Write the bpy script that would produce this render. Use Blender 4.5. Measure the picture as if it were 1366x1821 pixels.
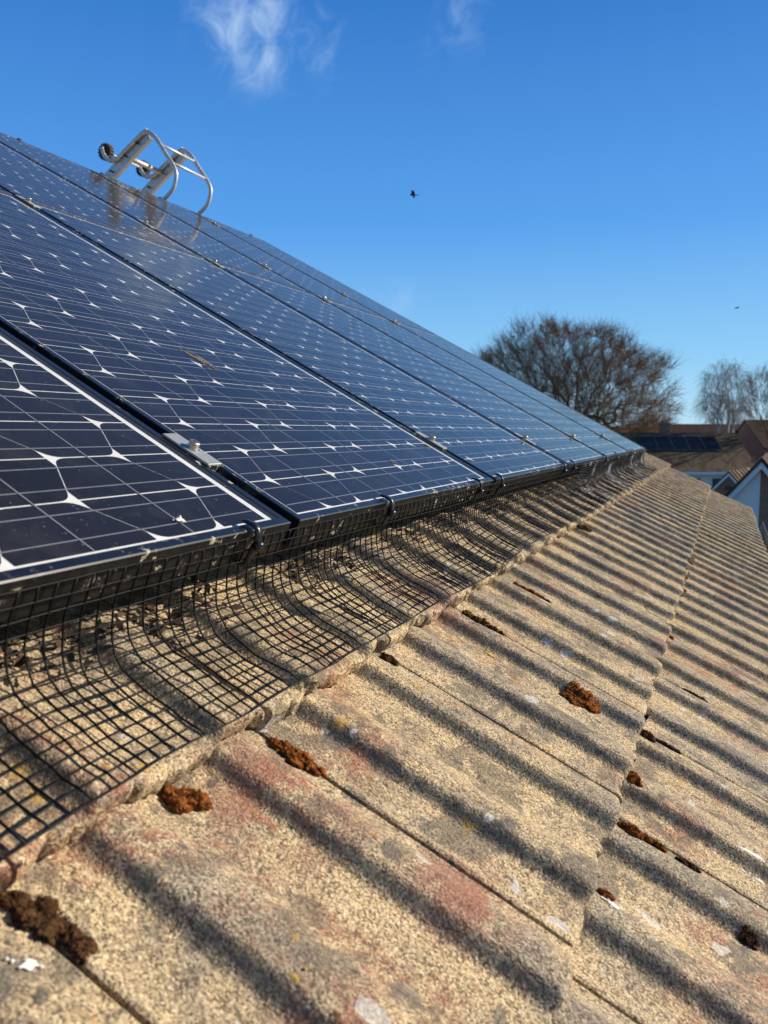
import bpy, bmesh, math, random
from mathutils import Vector, Matrix, noise
R = math.radians
random.seed(7)
scn = bpy.context.scene
col = scn.collection
for o in list(bpy.data.objects): bpy.data.objects.remove(o)

# ------------------------------------------------------------------ camera, sky, sun
ZC = 6.2                      # eye height above the ground
TH = R(28.78)                 # roof pitch
YAW, PIT = R(23.275), R(-5.809)
cam = bpy.data.cameras.new('camera'); camo = bpy.data.objects.new('camera', cam); col.objects.link(camo)
Fw = Vector((-math.sin(YAW)*math.cos(PIT), math.cos(YAW)*math.cos(PIT), math.sin(PIT)))
Rt = Vector((math.cos(YAW), math.sin(YAW), 0)); Up = Rt.cross(Fw)
camo.matrix_world = Matrix(((Rt.x, Up.x, -Fw.x, 0), (Rt.y, Up.y, -Fw.y, 0), (Rt.z, Up.z, -Fw.z, ZC), (0, 0, 0, 1)))
cam.sensor_fit = 'VERTICAL'; cam.sensor_height = 36.0; cam.lens = 1410/1821*36
cam.clip_start = 0.05; cam.clip_end = 3000
cam.dof.use_dof = True; cam.dof.focus_distance = 1.15; cam.dof.aperture_fstop = 10.5
scn.camera = camo

SUN_A, SUN_E = R(34.5), R(24)   # azimuth from +X towards +Y, elevation
SD = Vector((math.cos(SUN_E)*math.cos(SUN_A), math.cos(SUN_E)*math.sin(SUN_A), math.sin(SUN_E)))
sl = bpy.data.lights.new('sun', 'SUN'); so = bpy.data.objects.new('sun', sl); col.objects.link(so)
sl.energy = 5.0; sl.angle = R(0.53); sl.color = (1.0, 0.895, 0.74)
so.rotation_euler = (-SD).to_track_quat('-Z', 'Y').to_euler()
so.location = (20, 20, 30)

world = bpy.data.worlds.new('World'); scn.world = world; world.use_nodes = True
wn, wl = world.node_tree.nodes, world.node_tree.links
wn.clear()
wout = wn.new('ShaderNodeOutputWorld'); wbg = wn.new('ShaderNodeBackground')
sky = wn.new('ShaderNodeTexSky'); sky.sky_type = 'NISHITA'; sky.sun_disc = False
sky.sun_elevation = SUN_E; sky.sun_rotation = R(90)-SUN_A
sky.altitude = 60; sky.air_density = 1.0; sky.dust_density = 0.35; sky.ozone_density = 3.5
wbg.inputs['Strength'].default_value = 0.094
# thin wisps of cloud high in the sky
tc = wn.new('ShaderNodeTexCoord')
def wmath(op, a, b=None, clamp=False):
    n = wn.new('ShaderNodeMath'); n.operation = op; n.use_clamp = clamp
    for i, x in enumerate((a, b)):
        if x is None: continue
        if isinstance(x, (int, float)): n.inputs[i].default_value = x
        else: wl.new(x, n.inputs[i])
    return n.outputs[0]
def wisp(d, rad, amt):
    vm = wn.new('ShaderNodeVectorMath'); vm.operation = 'DISTANCE'
    wl.new(tc.outputs['Generated'], vm.inputs[0]); vm.inputs[1].default_value = d
    m = wn.new('ShaderNodeMapRange'); m.interpolation_type = 'SMOOTHSTEP'
    wl.new(vm.outputs['Value'], m.inputs['Value']); m.inputs['From Min'].default_value = rad; m.inputs['From Max'].default_value = 0.0
    return wmath('MULTIPLY', m.outputs[0], amt)
def pdir(x, y):
    return ((x-683)*Rt + (910.5-y)*Up + 1410*Fw).normalized()
w1 = wisp(pdir(440, 30), .095, .72); w2 = wisp(pdir(455, 100), .065, .65); w3 = wisp(pdir(805, 35), .065, .40); w4 = wisp(pdir(545, 75), .07, .5); w5 = wisp(pdir(700, 530), .05, .42)
ws = wmath('MAXIMUM', wmath('MAXIMUM', w1, w2), wmath('MAXIMUM', w3, wmath('MAXIMUM', w4, w5)))
mp = wn.new('ShaderNodeMapping'); mp.inputs['Rotation'].default_value = (0.5, 0.4, 0.9); mp.inputs['Scale'].default_value = (1, 1.35, 1)
wl.new(tc.outputs['Generated'], mp.inputs['Vector'])
wno = wn.new('ShaderNodeTexNoise'); wno.inputs['Scale'].default_value = 25; wno.inputs['Detail'].default_value = 9; wno.inputs['Roughness'].default_value = .64; wno.inputs['Distortion'].default_value = .7
wl.new(mp.outputs[0], wno.inputs['Vector'])
wr = wn.new('ShaderNodeMapRange'); wr.interpolation_type = 'SMOOTHSTEP'
wl.new(wmath('ADD', wno.outputs['Fac'], wmath('MULTIPLY', ws, .32)), wr.inputs['Value']); wr.inputs['From Min'].default_value = .46; wr.inputs['From Max'].default_value = 1.12
cl = wmath('MULTIPLY', wr.outputs[0], wmath('MULTIPLY', ws, 1.7, True), True)
sxyz = wn.new('ShaderNodeSeparateXYZ'); wl.new(tc.outputs['Generated'], sxyz.inputs[0])
grad = wn.new('ShaderNodeValToRGB'); wl.new(sxyz.outputs[2], grad.inputs[0])
ge = grad.color_ramp.elements
for i, (p_, c_) in enumerate(((0.0, (.50,.80,.99)), (.08, (.28,.63,.97)), (.24, (.098,.375,.90)), (.46, (.031,.200,.64)), (.70, (.030,.105,.30)), (1.0, (.028,.070,.165)))):
    if i >= len(ge): ge.new(.5)
    ge[i].position = p_; ge[i].color = (*c_, 1)
gsc = wn.new('ShaderNodeVectorMath'); gsc.operation = 'SCALE'; wl.new(grad.outputs[0], gsc.inputs[0]); gsc.inputs['Scale'].default_value = 6.3
hsv = wn.new('ShaderNodeMixRGB'); hsv.inputs['Fac'].default_value = .92
wl.new(sky.outputs[0], hsv.inputs['Color1']); wl.new(gsc.outputs[0], hsv.inputs['Color2'])
wmx = wn.new('ShaderNodeMixRGB'); wmx.inputs['Color2'].default_value = (3.1, 4.3, 6.1, 1)
wl.new(cl, wmx.inputs['Fac']); wl.new(hsv.outputs[0], wmx.inputs['Color1'])
wl.new(wmx.outputs[0], wbg.inputs['Color']); wl.new(wbg.outputs[0], wout.inputs['Surface'])

vs = scn.view_settings
vs.view_transform = 'Standard'; vs.look = 'None'; vs.exposure = 0.7; vs.gamma = 1.0; vs.use_curve_mapping = False
scn.render.engine = 'CYCLES'
scn.cycles.max_bounces = 6; scn.cycles.transparent_max_bounces = 12

# ------------------------------------------------------------------ helpers
def tag(o, label=None, cat=None, group=None, kind=None):
    if label: o['label'] = label
    if cat: o['category'] = cat
    if group: o['group'] = group
    if kind: o['kind'] = kind
    return o
def empty(name, M=None):
    o = bpy.data.objects.new(name, None); col.objects.link(o); o.empty_display_size = .1
    if M is not None: o.matrix_world = M
    return o
def link(name, me, mat=None, parent=None, M=None):
    o = bpy.data.objects.new(name, me); col.objects.link(o)
    if mat is not None and not me.materials: me.materials.append(mat)
    if parent is not None: o.parent = parent
    if M is not None: o.matrix_local = M
    return o
def mesh(name, vs_, fs, smooth=False):
    me = bpy.data.meshes.new(name); me.from_pydata([tuple(v) for v in vs_], [], fs); me.update()
    if smooth: me.shade_smooth()
    return me
class MB:
    def __init__(s): s.v = []; s.f = []
    def quadbox(s, p, M=None):       # p: 8 corners, bottom 4 then top 4
        b = len(s.v); s.v += [tuple(M @ Vector(q)) if M else tuple(q) for q in p]
        s.f += [tuple(b+i for i in q) for q in ((3,2,1,0),(4,5,6,7),(0,1,5,4),(1,2,6,5),(2,3,7,6),(3,0,4,7))]
    def box(s, x0, x1, y0, y1, z0, z1, M=None):
        s.quadbox([(x0,y0,z0),(x1,y0,z0),(x1,y1,z0),(x0,y1,z0),(x0,y0,z1),(x1,y0,z1),(x1,y1,z1),(x0,y1,z1)], M)
    def tube(s, pts, rad, n=6, cap=True, flat=None):
        pts = [Vector(p) for p in pts]; base = len(s.v); up = Vector((0.03, 0.99, 0.1)); prev = None
        for i, p in enumerate(pts):
            t = (pts[min(i+1, len(pts)-1)]-pts[max(i-1, 0)]).normalized()
            a = t.cross(up if prev is None else prev)
            if a.length < 1e-4: a = t.cross(Vector((1, 0, 0.2)))
            a.normalize(); b = a.cross(t).normalized(); prev = b
            r = rad[i] if isinstance(rad, (list, tuple)) else rad
            for k in range(n):
                an = 2*math.pi*(k+.5)/n; ca, sa = math.cos(an)*r, math.sin(an)*r
                if flat: ca *= flat[0]; sa *= flat[1]
                s.v.append(tuple(p+a*ca+b*sa))
        for i in range(len(pts)-1):
            for k in range(n):
                a0 = base+i*n+k; a1 = base+i*n+(k+1) % n
                s.f.append((a0, a1, a1+n, a0+n))
        if cap:
            s.f.append(tuple(base+k for k in range(n))[::-1]); e = base+(len(pts)-1)*n
            s.f.append(tuple(e+k for k in range(n)))
    def cyl(s, a, b, r, n=12, r2=None): s.tube([a, b], [r, r if r2 is None else r2], n)
    def poly(s, pts, th, M=None):      # extruded polygon in xy, from z=0 to th
        b = len(s.v); n = len(pts)
        for z in (0, th):
            for p in pts:
                q = Vector((p[0], p[1], z)); s.v.append(tuple(M @ q) if M else tuple(q))
        s.f.append(tuple(b+i for i in range(n))[::-1]); s.f.append(tuple(b+n+i for i in range(n)))
        for i in range(n): s.f.append((b+i, b+(i+1) % n, b+n+(i+1) % n, b+n+i))
    def build(s, name, mat, parent=None, smooth=False, M=None, bevel=0):
        me = mesh(name, s.v, s.f, smooth)
        if bevel:
            bm = bmesh.new(); bm.from_mesh(me)
            bmesh.ops.bevel(bm, geom=bm.edges[:], offset=bevel, segments=1, affect='EDGES', clamp_overlap=True)
            bm.to_mesh(me); bm.free()
        return link(name, me, mat, parent, M)
# roof frame: u along the eaves (away), v up the slope, w outwards; origin = eye
MR = Matrix(((0, -math.cos(TH), math.sin(TH), 0), (1, 0, 0, 0), (0, math.sin(TH), math.cos(TH), ZC), (0, 0, 0, 1)))
def RW(u, v, w): return MR @ Vector((u, v, w))
def RM(u, v, w): return MR @ Matrix.Translation((u, v, w))
def sm(x, a, b):
    t = min(1., max(0., (x-a)/(b-a))); return t*t*(3-2*t)
# tile layout
K = .89                       # tile field is modelled at 1:1 and scaled by this
MRK = MR @ Matrix.Scale(K, 4)
U0, TU, V0, TG = .342, .300, .214, .337
ROLL, TILT, WP = .0168, .0770, -.428
def hump(s, a, c, d, b):    # roll: short steep near side, rounded top, long gentle far side
    if s <= a or s >= b: return 0.
    up = sm(s, a, c); dn = 1-sm(s, d, b)
    return up*dn*(.86+.14*math.sin(math.pi*min(1, max(0, (s-a)/(b-a)))))
def prof(s):
    s %= TU
    if s < .0025: s += TU
    return ROLL*(hump(s, .061, .0785, .096, .158)+hump(s, .211, .2285, .246, .308))
def tile_w0(u, v):            # tile surface, tile-field units
    c = math.floor((v-V0)/TG); y = v-V0-TG*c
    return WP+prof(u-U0)-y*TILT
def tile_w(u, v): return K*tile_w0(u/K, v/K)

# ------------------------------------------------------------------ materials
def mat(name):
    m = bpy.data.materials.new(name); m.use_nodes = True
    nt = m.node_tree; nt.nodes.clear()
    out = nt.nodes.new('ShaderNodeOutputMaterial')
    return m, nt, out
class NT:
    def __init__(s, nt): s.nt = nt
    def n(s, t, **kw):
        x = s.nt.nodes.new(t)
        for k, v in kw.items(): setattr(x, k, v)
        return x
    def l(s, a, b): s.nt.links.new(a, b)
    def setin(s, node, key, val):
        if hasattr(val, 'is_output'): s.l(val, node.inputs[key])
        else: node.inputs[key].default_value = val
    def noise(s, vec, scale, detail=4, rough=.55, dist=0):
        x = s.n('ShaderNodeTexNoise'); s.l(vec, x.inputs['Vector']); x.inputs['Scale'].default_value = scale
        x.inputs['Detail'].default_value = detail; x.inputs['Roughness'].default_value = rough; x.inputs['Distortion'].default_value = dist
        return x.outputs['Fac']
    def voro(s, vec, scale, out='Distance', rnd=1):
        x = s.n('ShaderNodeTexVoronoi'); s.l(vec, x.inputs['Vector']); x.inputs['Scale'].default_value = scale; x.inputs['Randomness'].default_value = rnd
        return x.outputs[out]
    def rng(s, v, a, b, c=0., d=1.):
        x = s.n('ShaderNodeMapRange', interpolation_type='SMOOTHSTEP'); s.l(v, x.inputs['Value'])
        x.inputs['From Min'].default_value = a; x.inputs['From Max'].default_value = b; x.inputs['To Min'].default_value = c; x.inputs['To Max'].default_value = d
        return x.outputs[0]
    def math(s, op, a, b=0., clamp=False):
        x = s.n('ShaderNodeMath', operation=op, use_clamp=clamp); s.setin(x, 0, a); s.setin(x, 1, b); return x.outputs[0]
    def mix(s, f, a, b, mode='MIX'):
        x = s.n('ShaderNodeMixRGB', blend_type=mode); s.setin(x, 'Fac', f)
        for k, v in (('Color1', a), ('Color2', b)):
            if hasattr(v, 'is_output'): s.l(v, x.inputs[k])
            else: x.inputs[k].default_value = (*v, 1)
        return x.outputs[0]
    def ramp(s, v, stops):
        x = s.n('ShaderNodeValToRGB'); s.l(v, x.inputs[0]); e = x.color_ramp.elements
        while len(e) < len(stops): e.new(.5)
        for i, (p, c) in enumerate(stops): e[i].position = p; e[i].color = (*c, 1)
        return x.outputs[0]
    def pos(s): return s.n('ShaderNodeNewGeometry').outputs['Position']
    def bump(s, h, strength, dist, normal=None):
        x = s.n('ShaderNodeBump'); x.inputs['Strength'].default_value = strength; x.inputs['Distance'].default_value = dist
        s.l(h, x.inputs['Height'])
        if normal is not None: s.l(normal, x.inputs['Normal'])
        return x.outputs[0]
def principled(name, color=(.5,.5,.5), rough=.6, metal=0., spec=.5, fn=None):
    m, nt, out = mat(name); N = NT(nt)
    b = N.n('ShaderNodeBsdfPrincipled'); N.l(b.outputs[0], out.inputs['Surface'])
    b.inputs['Base Color'].default_value = (*color, 1); b.inputs['Roughness'].default_value = rough
    b.inputs['Metallic'].default_value = metal; b.inputs['Specular IOR Level'].default_value = spec
    if fn: fn(N, b)
    return m
def _tile(N, b):
    P = N.pos()
    at = N.n('ShaderNodeAttribute', attribute_name='roll', attribute_type='GEOMETRY').outputs['Fac']
    rnd = N.n('ShaderNodeObjectInfo').outputs['Random']
    # per-tile offset so that no two tiles carry the same stains
    off = N.n('ShaderNodeVectorMath', operation='SCALE'); N.l(P, off.inputs[0]); off.inputs['Scale'].default_value = 1.0
    grain = N.noise(P, 460, 4, .8)
    gcell = N.voro(P, 660, 'Color')
    g1 = N.n('ShaderNodeSeparateColor'); N.l(gcell, g1.inputs[0])
    gmix = N.math('ADD', N.math('MULTIPLY', g1.outputs[0], .62), N.math('MULTIPLY', grain, .42))
    sand = N.ramp(gmix, [(.10,(.034,.025,.015)),(.28,(.165,.118,.066)),(.46,(.405,.295,.160)),(.70,(.575,.435,.250)),(1.,(.79,.67,.45))])
    grey = N.ramp(gmix, [(.12,(.026,.021,.016)),(.34,(.115,.095,.070)),(.62,(.275,.230,.170)),(1.,(.50,.44,.35))])
    big = N.noise(P, 6.5, 5, .62, .4); mid = N.noise(P, 26, 5, .65, .3); fine = N.noise(P, 95, 4, .7)
    gm = N.math('ADD', N.math('MULTIPLY', at, .10), N.math('ADD', N.math('MULTIPLY', big, .75), N.math('ADD', N.math('MULTIPLY', mid, .48), N.math('MULTIPLY', rnd, .22))))
    c = N.mix(N.math('MULTIPLY', N.rng(gm, .66, .98), .90), sand, grey)
    wx = N.rng(N.math('ADD', N.noise(P, 11, 5, .7, .5), N.math('MULTIPLY', fine, .35)), .62, .86)
    c = N.mix(N.math('MULTIPLY', wx, .60), c, N.mix(gmix, (.035,.030,.025), (.24,.20,.155)))
    # bare reddish body where the sand has worn off
    big2 = N.noise(P, 4.3, 4, .6, .6)
    sh = N.n('ShaderNodeVectorMath', operation='ADD'); N.l(P, sh.inputs[0]); sh.inputs[1].default_value = (3.7, 1.9, 5.1)
    red = N.math('MULTIPLY', N.rng(N.noise(sh.outputs[0], 6.0, 4, .6, .5), .53, .64), N.rng(N.math('ADD', fine, N.math('MULTIPLY', mid, .5)), .62, .92))
    for (ru, rv, rs) in ((.57, .15, .10), (.70, .14, .07), (.40, -.02, .08), (.60, -.02, .07), (.99, -.20, .06), (1.25, .14, .05)):
        dn_ = N.n('ShaderNodeVectorMath', operation='DISTANCE'); N.l(P, dn_.inputs[0]); dn_.inputs[1].default_value = MRK @ Vector((ru, rv, WP))
        red = N.math('MAXIMUM', red, N.math('MULTIPLY', N.rng(dn_.outputs['Value'], rs, rs*.15), N.rng(N.math('ADD', mid, N.math('MULTIPLY', fine, .6)), .70, .84)))
    c = N.mix(N.math('MULTIPLY', red, .80), c, N.mix(gmix, (.13,.042,.025), (.38,.165,.10)))
    # dark crust lichen
    sh2 = N.n('ShaderNodeVectorMath', operation='ADD'); N.l(P, sh2.inputs[0]); sh2.inputs[1].default_value = (13.7, 4.9, .1)
    dk = N.rng(N.math('ADD', N.noise(sh2.outputs[0], 17, 5, .62, .6), N.math('MULTIPLY', fine, .14)), .60, .67)
    c = N.mix(N.math('MULTIPLY', dk, .66), c, N.mix(gmix, (.050,.040,.030), (.20,.165,.12)))
    spk = N.math('MULTIPLY', N.rng(N.noise(P, 70, 3, .6), .66, .72), .8)
    c = N.mix(spk, c, (.055,.045,.035))
    # pale and yellow lichen
    wl_ = N.math('MULTIPLY', N.rng(N.noise(sh.outputs[0], 30, 5, .7, .8), .685, .74), N.rng(big2, .48, .6))
    c = N.mix(N.math('MULTIPLY', wl_, .8), c, (.50,.48,.44))
    yl = N.math('MULTIPLY', N.rng(N.noise(sh2.outputs[0], 34, 3, .6), .70, .74), N.rng(big2, .42, .52))
    c = N.mix(N.math('MULTIPLY', yl, .7), c, (.38,.24,.04))
    # separate lichen rosettes
    wob = N.n('ShaderNodeTexNoise'); N.l(P, wob.inputs['Vector']); wob.inputs['Scale'].default_value = 55; wob.inputs['Detail'].default_value = 4
    ws_ = N.n('ShaderNodeVectorMath', operation='SCALE'); N.l(wob.outputs['Color'], ws_.inputs[0]); ws_.inputs['Scale'].default_value = .028
    wp_ = N.n('ShaderNodeVectorMath', operation='ADD'); N.l(P, wp_.inputs[0]); N.l(ws_.outputs[0], wp_.inputs[1])
    for sc_, keep, rad_, cols, am in ((20, .70, .30, ((.065,.054,.042), (.20,.17,.13)), .8), (32, .87, .30, ((.42,.40,.37), (.56,.54,.50)), .75), (46, .90, .28, ((.32,.17,.03), (.45,.30,.07)), .7), (60, .70, .24, ((.05,.045,.04), (.10,.09,.08)), .8)):
        vo = N.n('ShaderNodeTexVoronoi'); N.l(wp_.outputs[0], vo.inputs['Vector']); vo.inputs['Scale'].default_value = sc_
        sc3 = N.n('ShaderNodeSeparateColor'); N.l(vo.outputs['Color'], sc3.inputs[0])
        rr = N.math('MULTIPLY', N.math('ADD', sc3.outputs[1], .35), rad_)
        inn = N.rng(N.math('SUBTRACT', vo.outputs['Distance'], rr), 0, -.07)
        msk = N.math('MULTIPLY', N.math('MULTIPLY', inn, N.math('GREATER_THAN', sc3.outputs[0], keep)), N.rng(N.math('ADD', fine, N.math('MULTIPLY', grain, .4)), .48, .72, .25, am))
        c = N.mix(msk, c, N.mix(gmix, cols[0], cols[1]))
    hs = N.n('ShaderNodeHueSaturation'); N.l(c, hs.inputs['Color']); N.l(N.math('ADD', N.math('MULTIPLY', rnd, .22), .92), hs.inputs['Value'])
    N.l(hs.outputs[0], b.inputs['Base Color'])
    h = N.math('ADD', N.math('MULTIPLY', g1.outputs[0], .8), N.math('ADD', N.math('MULTIPLY', fine, 1.3), N.math('MULTIPLY', N.noise(P, 420, 2, .6), .7)))
    n1 = N.bump(h, .95, .0024)
    N.l(n1, b.inputs['Normal'])
M_tile = principled('sanded concrete tile', rough=.8, spec=.24, fn=_tile)

def _cell(N, b):
    rnd = N.n('ShaderNodeObjectInfo').outputs['Random']; P = N.pos()
    c = N.mix(rnd, (.0050,.0052,.0085), (.0080,.0085,.0150))
    c = N.mix(N.math('MULTIPLY', N.noise(P, 700, 2, .5), .35), c, (.013,.014,.022))
    N.l(c, b.inputs['Base Color'])
M_cell = principled('dark silicon cell', rough=.5, spec=.0, fn=_cell)
M_back = principled('white backsheet', (.72,.72,.70), .7, fn=lambda N, b: N.l(N.mix(N.noise(N.pos(), 60, 4), (.46,.46,.44), (.60,.60,.585)), b.inputs['Base Color']))
M_ribbon = principled('tinned ribbon', (.62,.63,.64), .4, .35, fn=lambda N, b: N.l(N.mix(N.noise(N.pos(), 90, 3), (.17,.175,.18), (.26,.265,.275)), b.inputs['Base Color']))
def _glass():
    m, nt, out = mat('dusty panel glass'); N = NT(nt); P = N.pos()
    tr = N.n('ShaderNodeBsdfTransparent'); gl = N.n('ShaderNodeBsdfGlossy'); df = N.n('ShaderNodeBsdfDiffuse')
    st = N.noise(P, 7, 5, .6, .4)
    N.l(N.rng(st, .3, .7, .055, .11), gl.inputs['Roughness'])
    gl.inputs['Color'].default_value = (1,.97,.92,1); df.inputs['Color'].default_value = (.34,.335,.32,1)
    geo = N.n('ShaderNodeNewGeometry'); dt = N.n('ShaderNodeVectorMath', operation='DOT_PRODUCT'); N.l(geo.outputs['Incoming'], dt.inputs[0]); N.l(geo.outputs['Normal'], dt.inputs[1])
    cs = N.math('ABSOLUTE', dt.outputs['Value']); sch = N.math('ADD', N.math('MULTIPLY', N.math('POWER', N.math('SUBTRACT', 1.0, cs), 5.0), .64), .009)
    bmp = N.bump(N.noise(P, 420, 2, .5), .04, .0006); N.l(bmp, gl.inputs['Normal'])
    a = N.n('ShaderNodeMixShader'); N.l(sch, a.inputs[0]); N.l(tr.outputs[0], a.inputs[1]); N.l(gl.outputs[0], a.inputs[2])
    d = N.n('ShaderNodeMixShader')
    dust = N.math('ADD', N.math('MULTIPLY', N.rng(N.noise(P, 22, 6, .65, .5), .45, .75), .028), N.math('MULTIPLY', N.rng(N.noise(P, 260, 2, .5), .70, .76), .30))
    gz = N.math('MULTIPLY', N.math('POWER', N.math('SUBTRACT', 1.0, cs), 3.0), .028)
    N.l(N.math('ADD', N.math('ADD', dust, .010), gz), d.inputs[0])
    N.l(a.outputs[0], d.inputs[1]); N.l(df.outputs[0], d.inputs[2]); N.l(d.outputs[0], out.inputs['Surface'])
    return m
M_glass = _glass()
def _frame(N, b):
    P = N.pos()
    li = N.math('MULTIPLY', N.rng(N.noise(P, 85, 5, .65, .4), .57, .66), N.rng(N.noise(P, 8, 3, .5), .43, .56))
    dust = N.rng(N.noise(P, 40, 5, .6), .4, .8)
    c = N.mix(N.math('MULTIPLY', dust, .25), (.005,.0055,.007), (.035,.032,.027))
    c = N.mix(N.math('MULTIPLY', li, .85), c, N.mix(N.noise(P, 200, 3), (.30,.26,.16), (.62,.58,.45)))
    N.l(c, b.inputs['Base Color']); N.l(N.rng(li, 0, 1, .33, .9), b.inputs['Roughness'])
M_frame = principled('black anodised frame', rough=.35, spec=.5, fn=_frame)
M_alu = principled('weathered aluminium', (.62,.60,.56), .42, .55, fn=lambda N, b: (N.l(N.mix(N.noise(N.pos(), 38, 5, .65), (.36,.34,.31), (.68,.66,.63)), b.inputs['Base Color']), N.l(N.rng(N.noise(N.pos(), 60, 4), .3, .7, .35, .6), b.inputs['Roughness'])))
M_clampalu = principled('clamp aluminium', (.6,.6,.58), .5, .35, fn=lambda N, b: N.l(N.mix(N.noise(N.pos(), 240, 4, .65), (.21,.22,.22), (.36,.37,.36)), b.inputs['Base Color']))
M_steel = principled('stainless bolt', (.55,.50,.43), .32, .9, fn=lambda N, b: N.l(N.mix(N.noise(N.pos(), 300, 3), (.40,.34,.27), (.66,.62,.56)), b.inputs['Base Color']))
M_socket = principled('bolt socket', (.03,.028,.025), .7)
M_wire = principled('black coated wire', (.006,.006,.007), .45, spec=.14, fn=lambda N, b: N.l(N.mix(N.rng(N.noise(N.pos(), 120, 4), .45, .8), (.0035,.0035,.004), (.012,.0115,.0105)), b.inputs['Base Color']))
def _glint(N, b):  # black wire; pale noise patches paint sun glints into its colour
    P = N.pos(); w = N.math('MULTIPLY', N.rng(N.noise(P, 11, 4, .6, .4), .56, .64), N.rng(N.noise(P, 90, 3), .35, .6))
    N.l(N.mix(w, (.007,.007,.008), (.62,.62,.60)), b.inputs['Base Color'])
M_wireglint = principled('coated wire with painted glints', rough=.45, spec=.3, fn=_glint)
M_clip = principled('black plastic', (.012,.012,.014), .3, fn=lambda N, b: N.l(N.mix(N.rng(N.noise(N.pos(), 80, 4), .5, .8), (.010,.010,.012), (.05,.047,.042)), b.inputs['Base Color']))
M_rubber = principled('rubber wheel', (.03,.022,.018), .8, fn=lambda N, b: N.l(N.mix(N.noise(N.pos(), 60, 3), (.018,.014,.012), (.07,.035,.022)), b.inputs['Base Color']))
M_hub = principled('reddish wheel hub', (.14,.05,.03), .7, fn=lambda N, b: N.l(N.mix(N.noise(N.pos(), 90, 3), (.07,.03,.02), (.20,.075,.045)), b.inputs['Base Color']))
M_under = principled('dark underlay', (.02,.018,.016), .95, fn=lambda N, b: N.l(N.mix(N.noise(N.pos(), 15, 3), (.012,.011,.010), (.04,.035,.03)), b.inputs['Base Color']))
def _moss(lo, hi, sc=150):
    def fn(N, b):
        P = N.pos(); c = N.mix(N.rng(N.noise(P, sc, 5, .7), .3, .72), lo, hi); N.l(c, b.inputs['Base Color'])
        N.l(N.bump(N.noise(P, 600, 3, .7), .8, .003), b.inputs['Normal'])
    return fn
M_moss = principled('rust moss', rough=1, spec=.05, fn=_moss((.085,.027,.010), (.36,.125,.030)))
M_mossd = principled('dark moss', rough=1, spec=.05, fn=_moss((.022,.013,.008), (.14,.068,.032)))
M_mossg = principled('mixed moss', rough=1, spec=.05, fn=_moss((.032,.022,.008), (.24,.105,.026)))
M_drop = principled('dried dropping', (.78,.76,.71), .9, fn=lambda N, b: N.l(N.mix(N.rng(N.noise(N.pos(), 190, 4), .45, .7), (.66,.64,.59), (.40,.36,.30)), b.inputs['Base Color']))
M_smear = principled('brown dirt film', (.12,.09,.06), .95, fn=lambda N, b: N.l(N.mix(N.noise(N.pos(), 240, 4), (.05,.038,.026), (.16,.12,.085)), b.inputs['Base Color']))
M_ylich = principled('yellow lichen crust', (.45,.28,.04), .95, fn=lambda N, b: N.l(N.mix(N.noise(N.pos(), 300, 4), (.22,.13,.03), (.62,.42,.09)), b.inputs['Base Color']))
M_dlich = principled('grey lichen crust', (.12,.11,.1), .95, fn=lambda N, b: N.l(N.mix(N.noise(N.pos(), 260, 4), (.045,.042,.04), (.22,.20,.18)), b.inputs['Base Color']))
M_debris = principled('leaf litter', (.03,.02,.013), .95, fn=lambda N, b: N.l(N.mix(N.noise(N.pos(), 90, 3), (.010,.007,.005), (.085,.05,.028)), b.inputs['Base Color']))

# ------------------------------------------------------------------ ground
def _grass(N, b):
    P = N.pos(); c = N.mix(N.rng(N.noise(P, .35, 5, .6), .35, .65), (.035,.055,.016), (.075,.085,.030))
    N.l(N.mix(N.math('MULTIPLY', N.noise(P, 9, 4), .5), c, (.10,.085,.045)), b.inputs['Base Color'])
M_grass = principled('winter lawn', rough=1, spec=.1, fn=_grass)
g = MB(); g.box(-1200, 1200, -600, 1900, -1.0, 0.0)
tag(g.build('ground', M_grass), kind='structure')
M_asph = principled('asphalt', rough=.9, spec=.2, fn=lambda N, b: N.l(N.mix(N.noise(N.pos(), 3, 5), (.04,.04,.042), (.065,.063,.06)), b.inputs['Base Color']))
g = MB(); g.quadbox([(9, -60, .004), (14.5, -60, .004), (14.5, 160, .004), (9, 160, .004), (9, -60, .03), (14.5, -60, .03), (14.5, 160, .03), (9, 160, .03)])
tag(g.build('road', M_asph), kind='structure')

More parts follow.
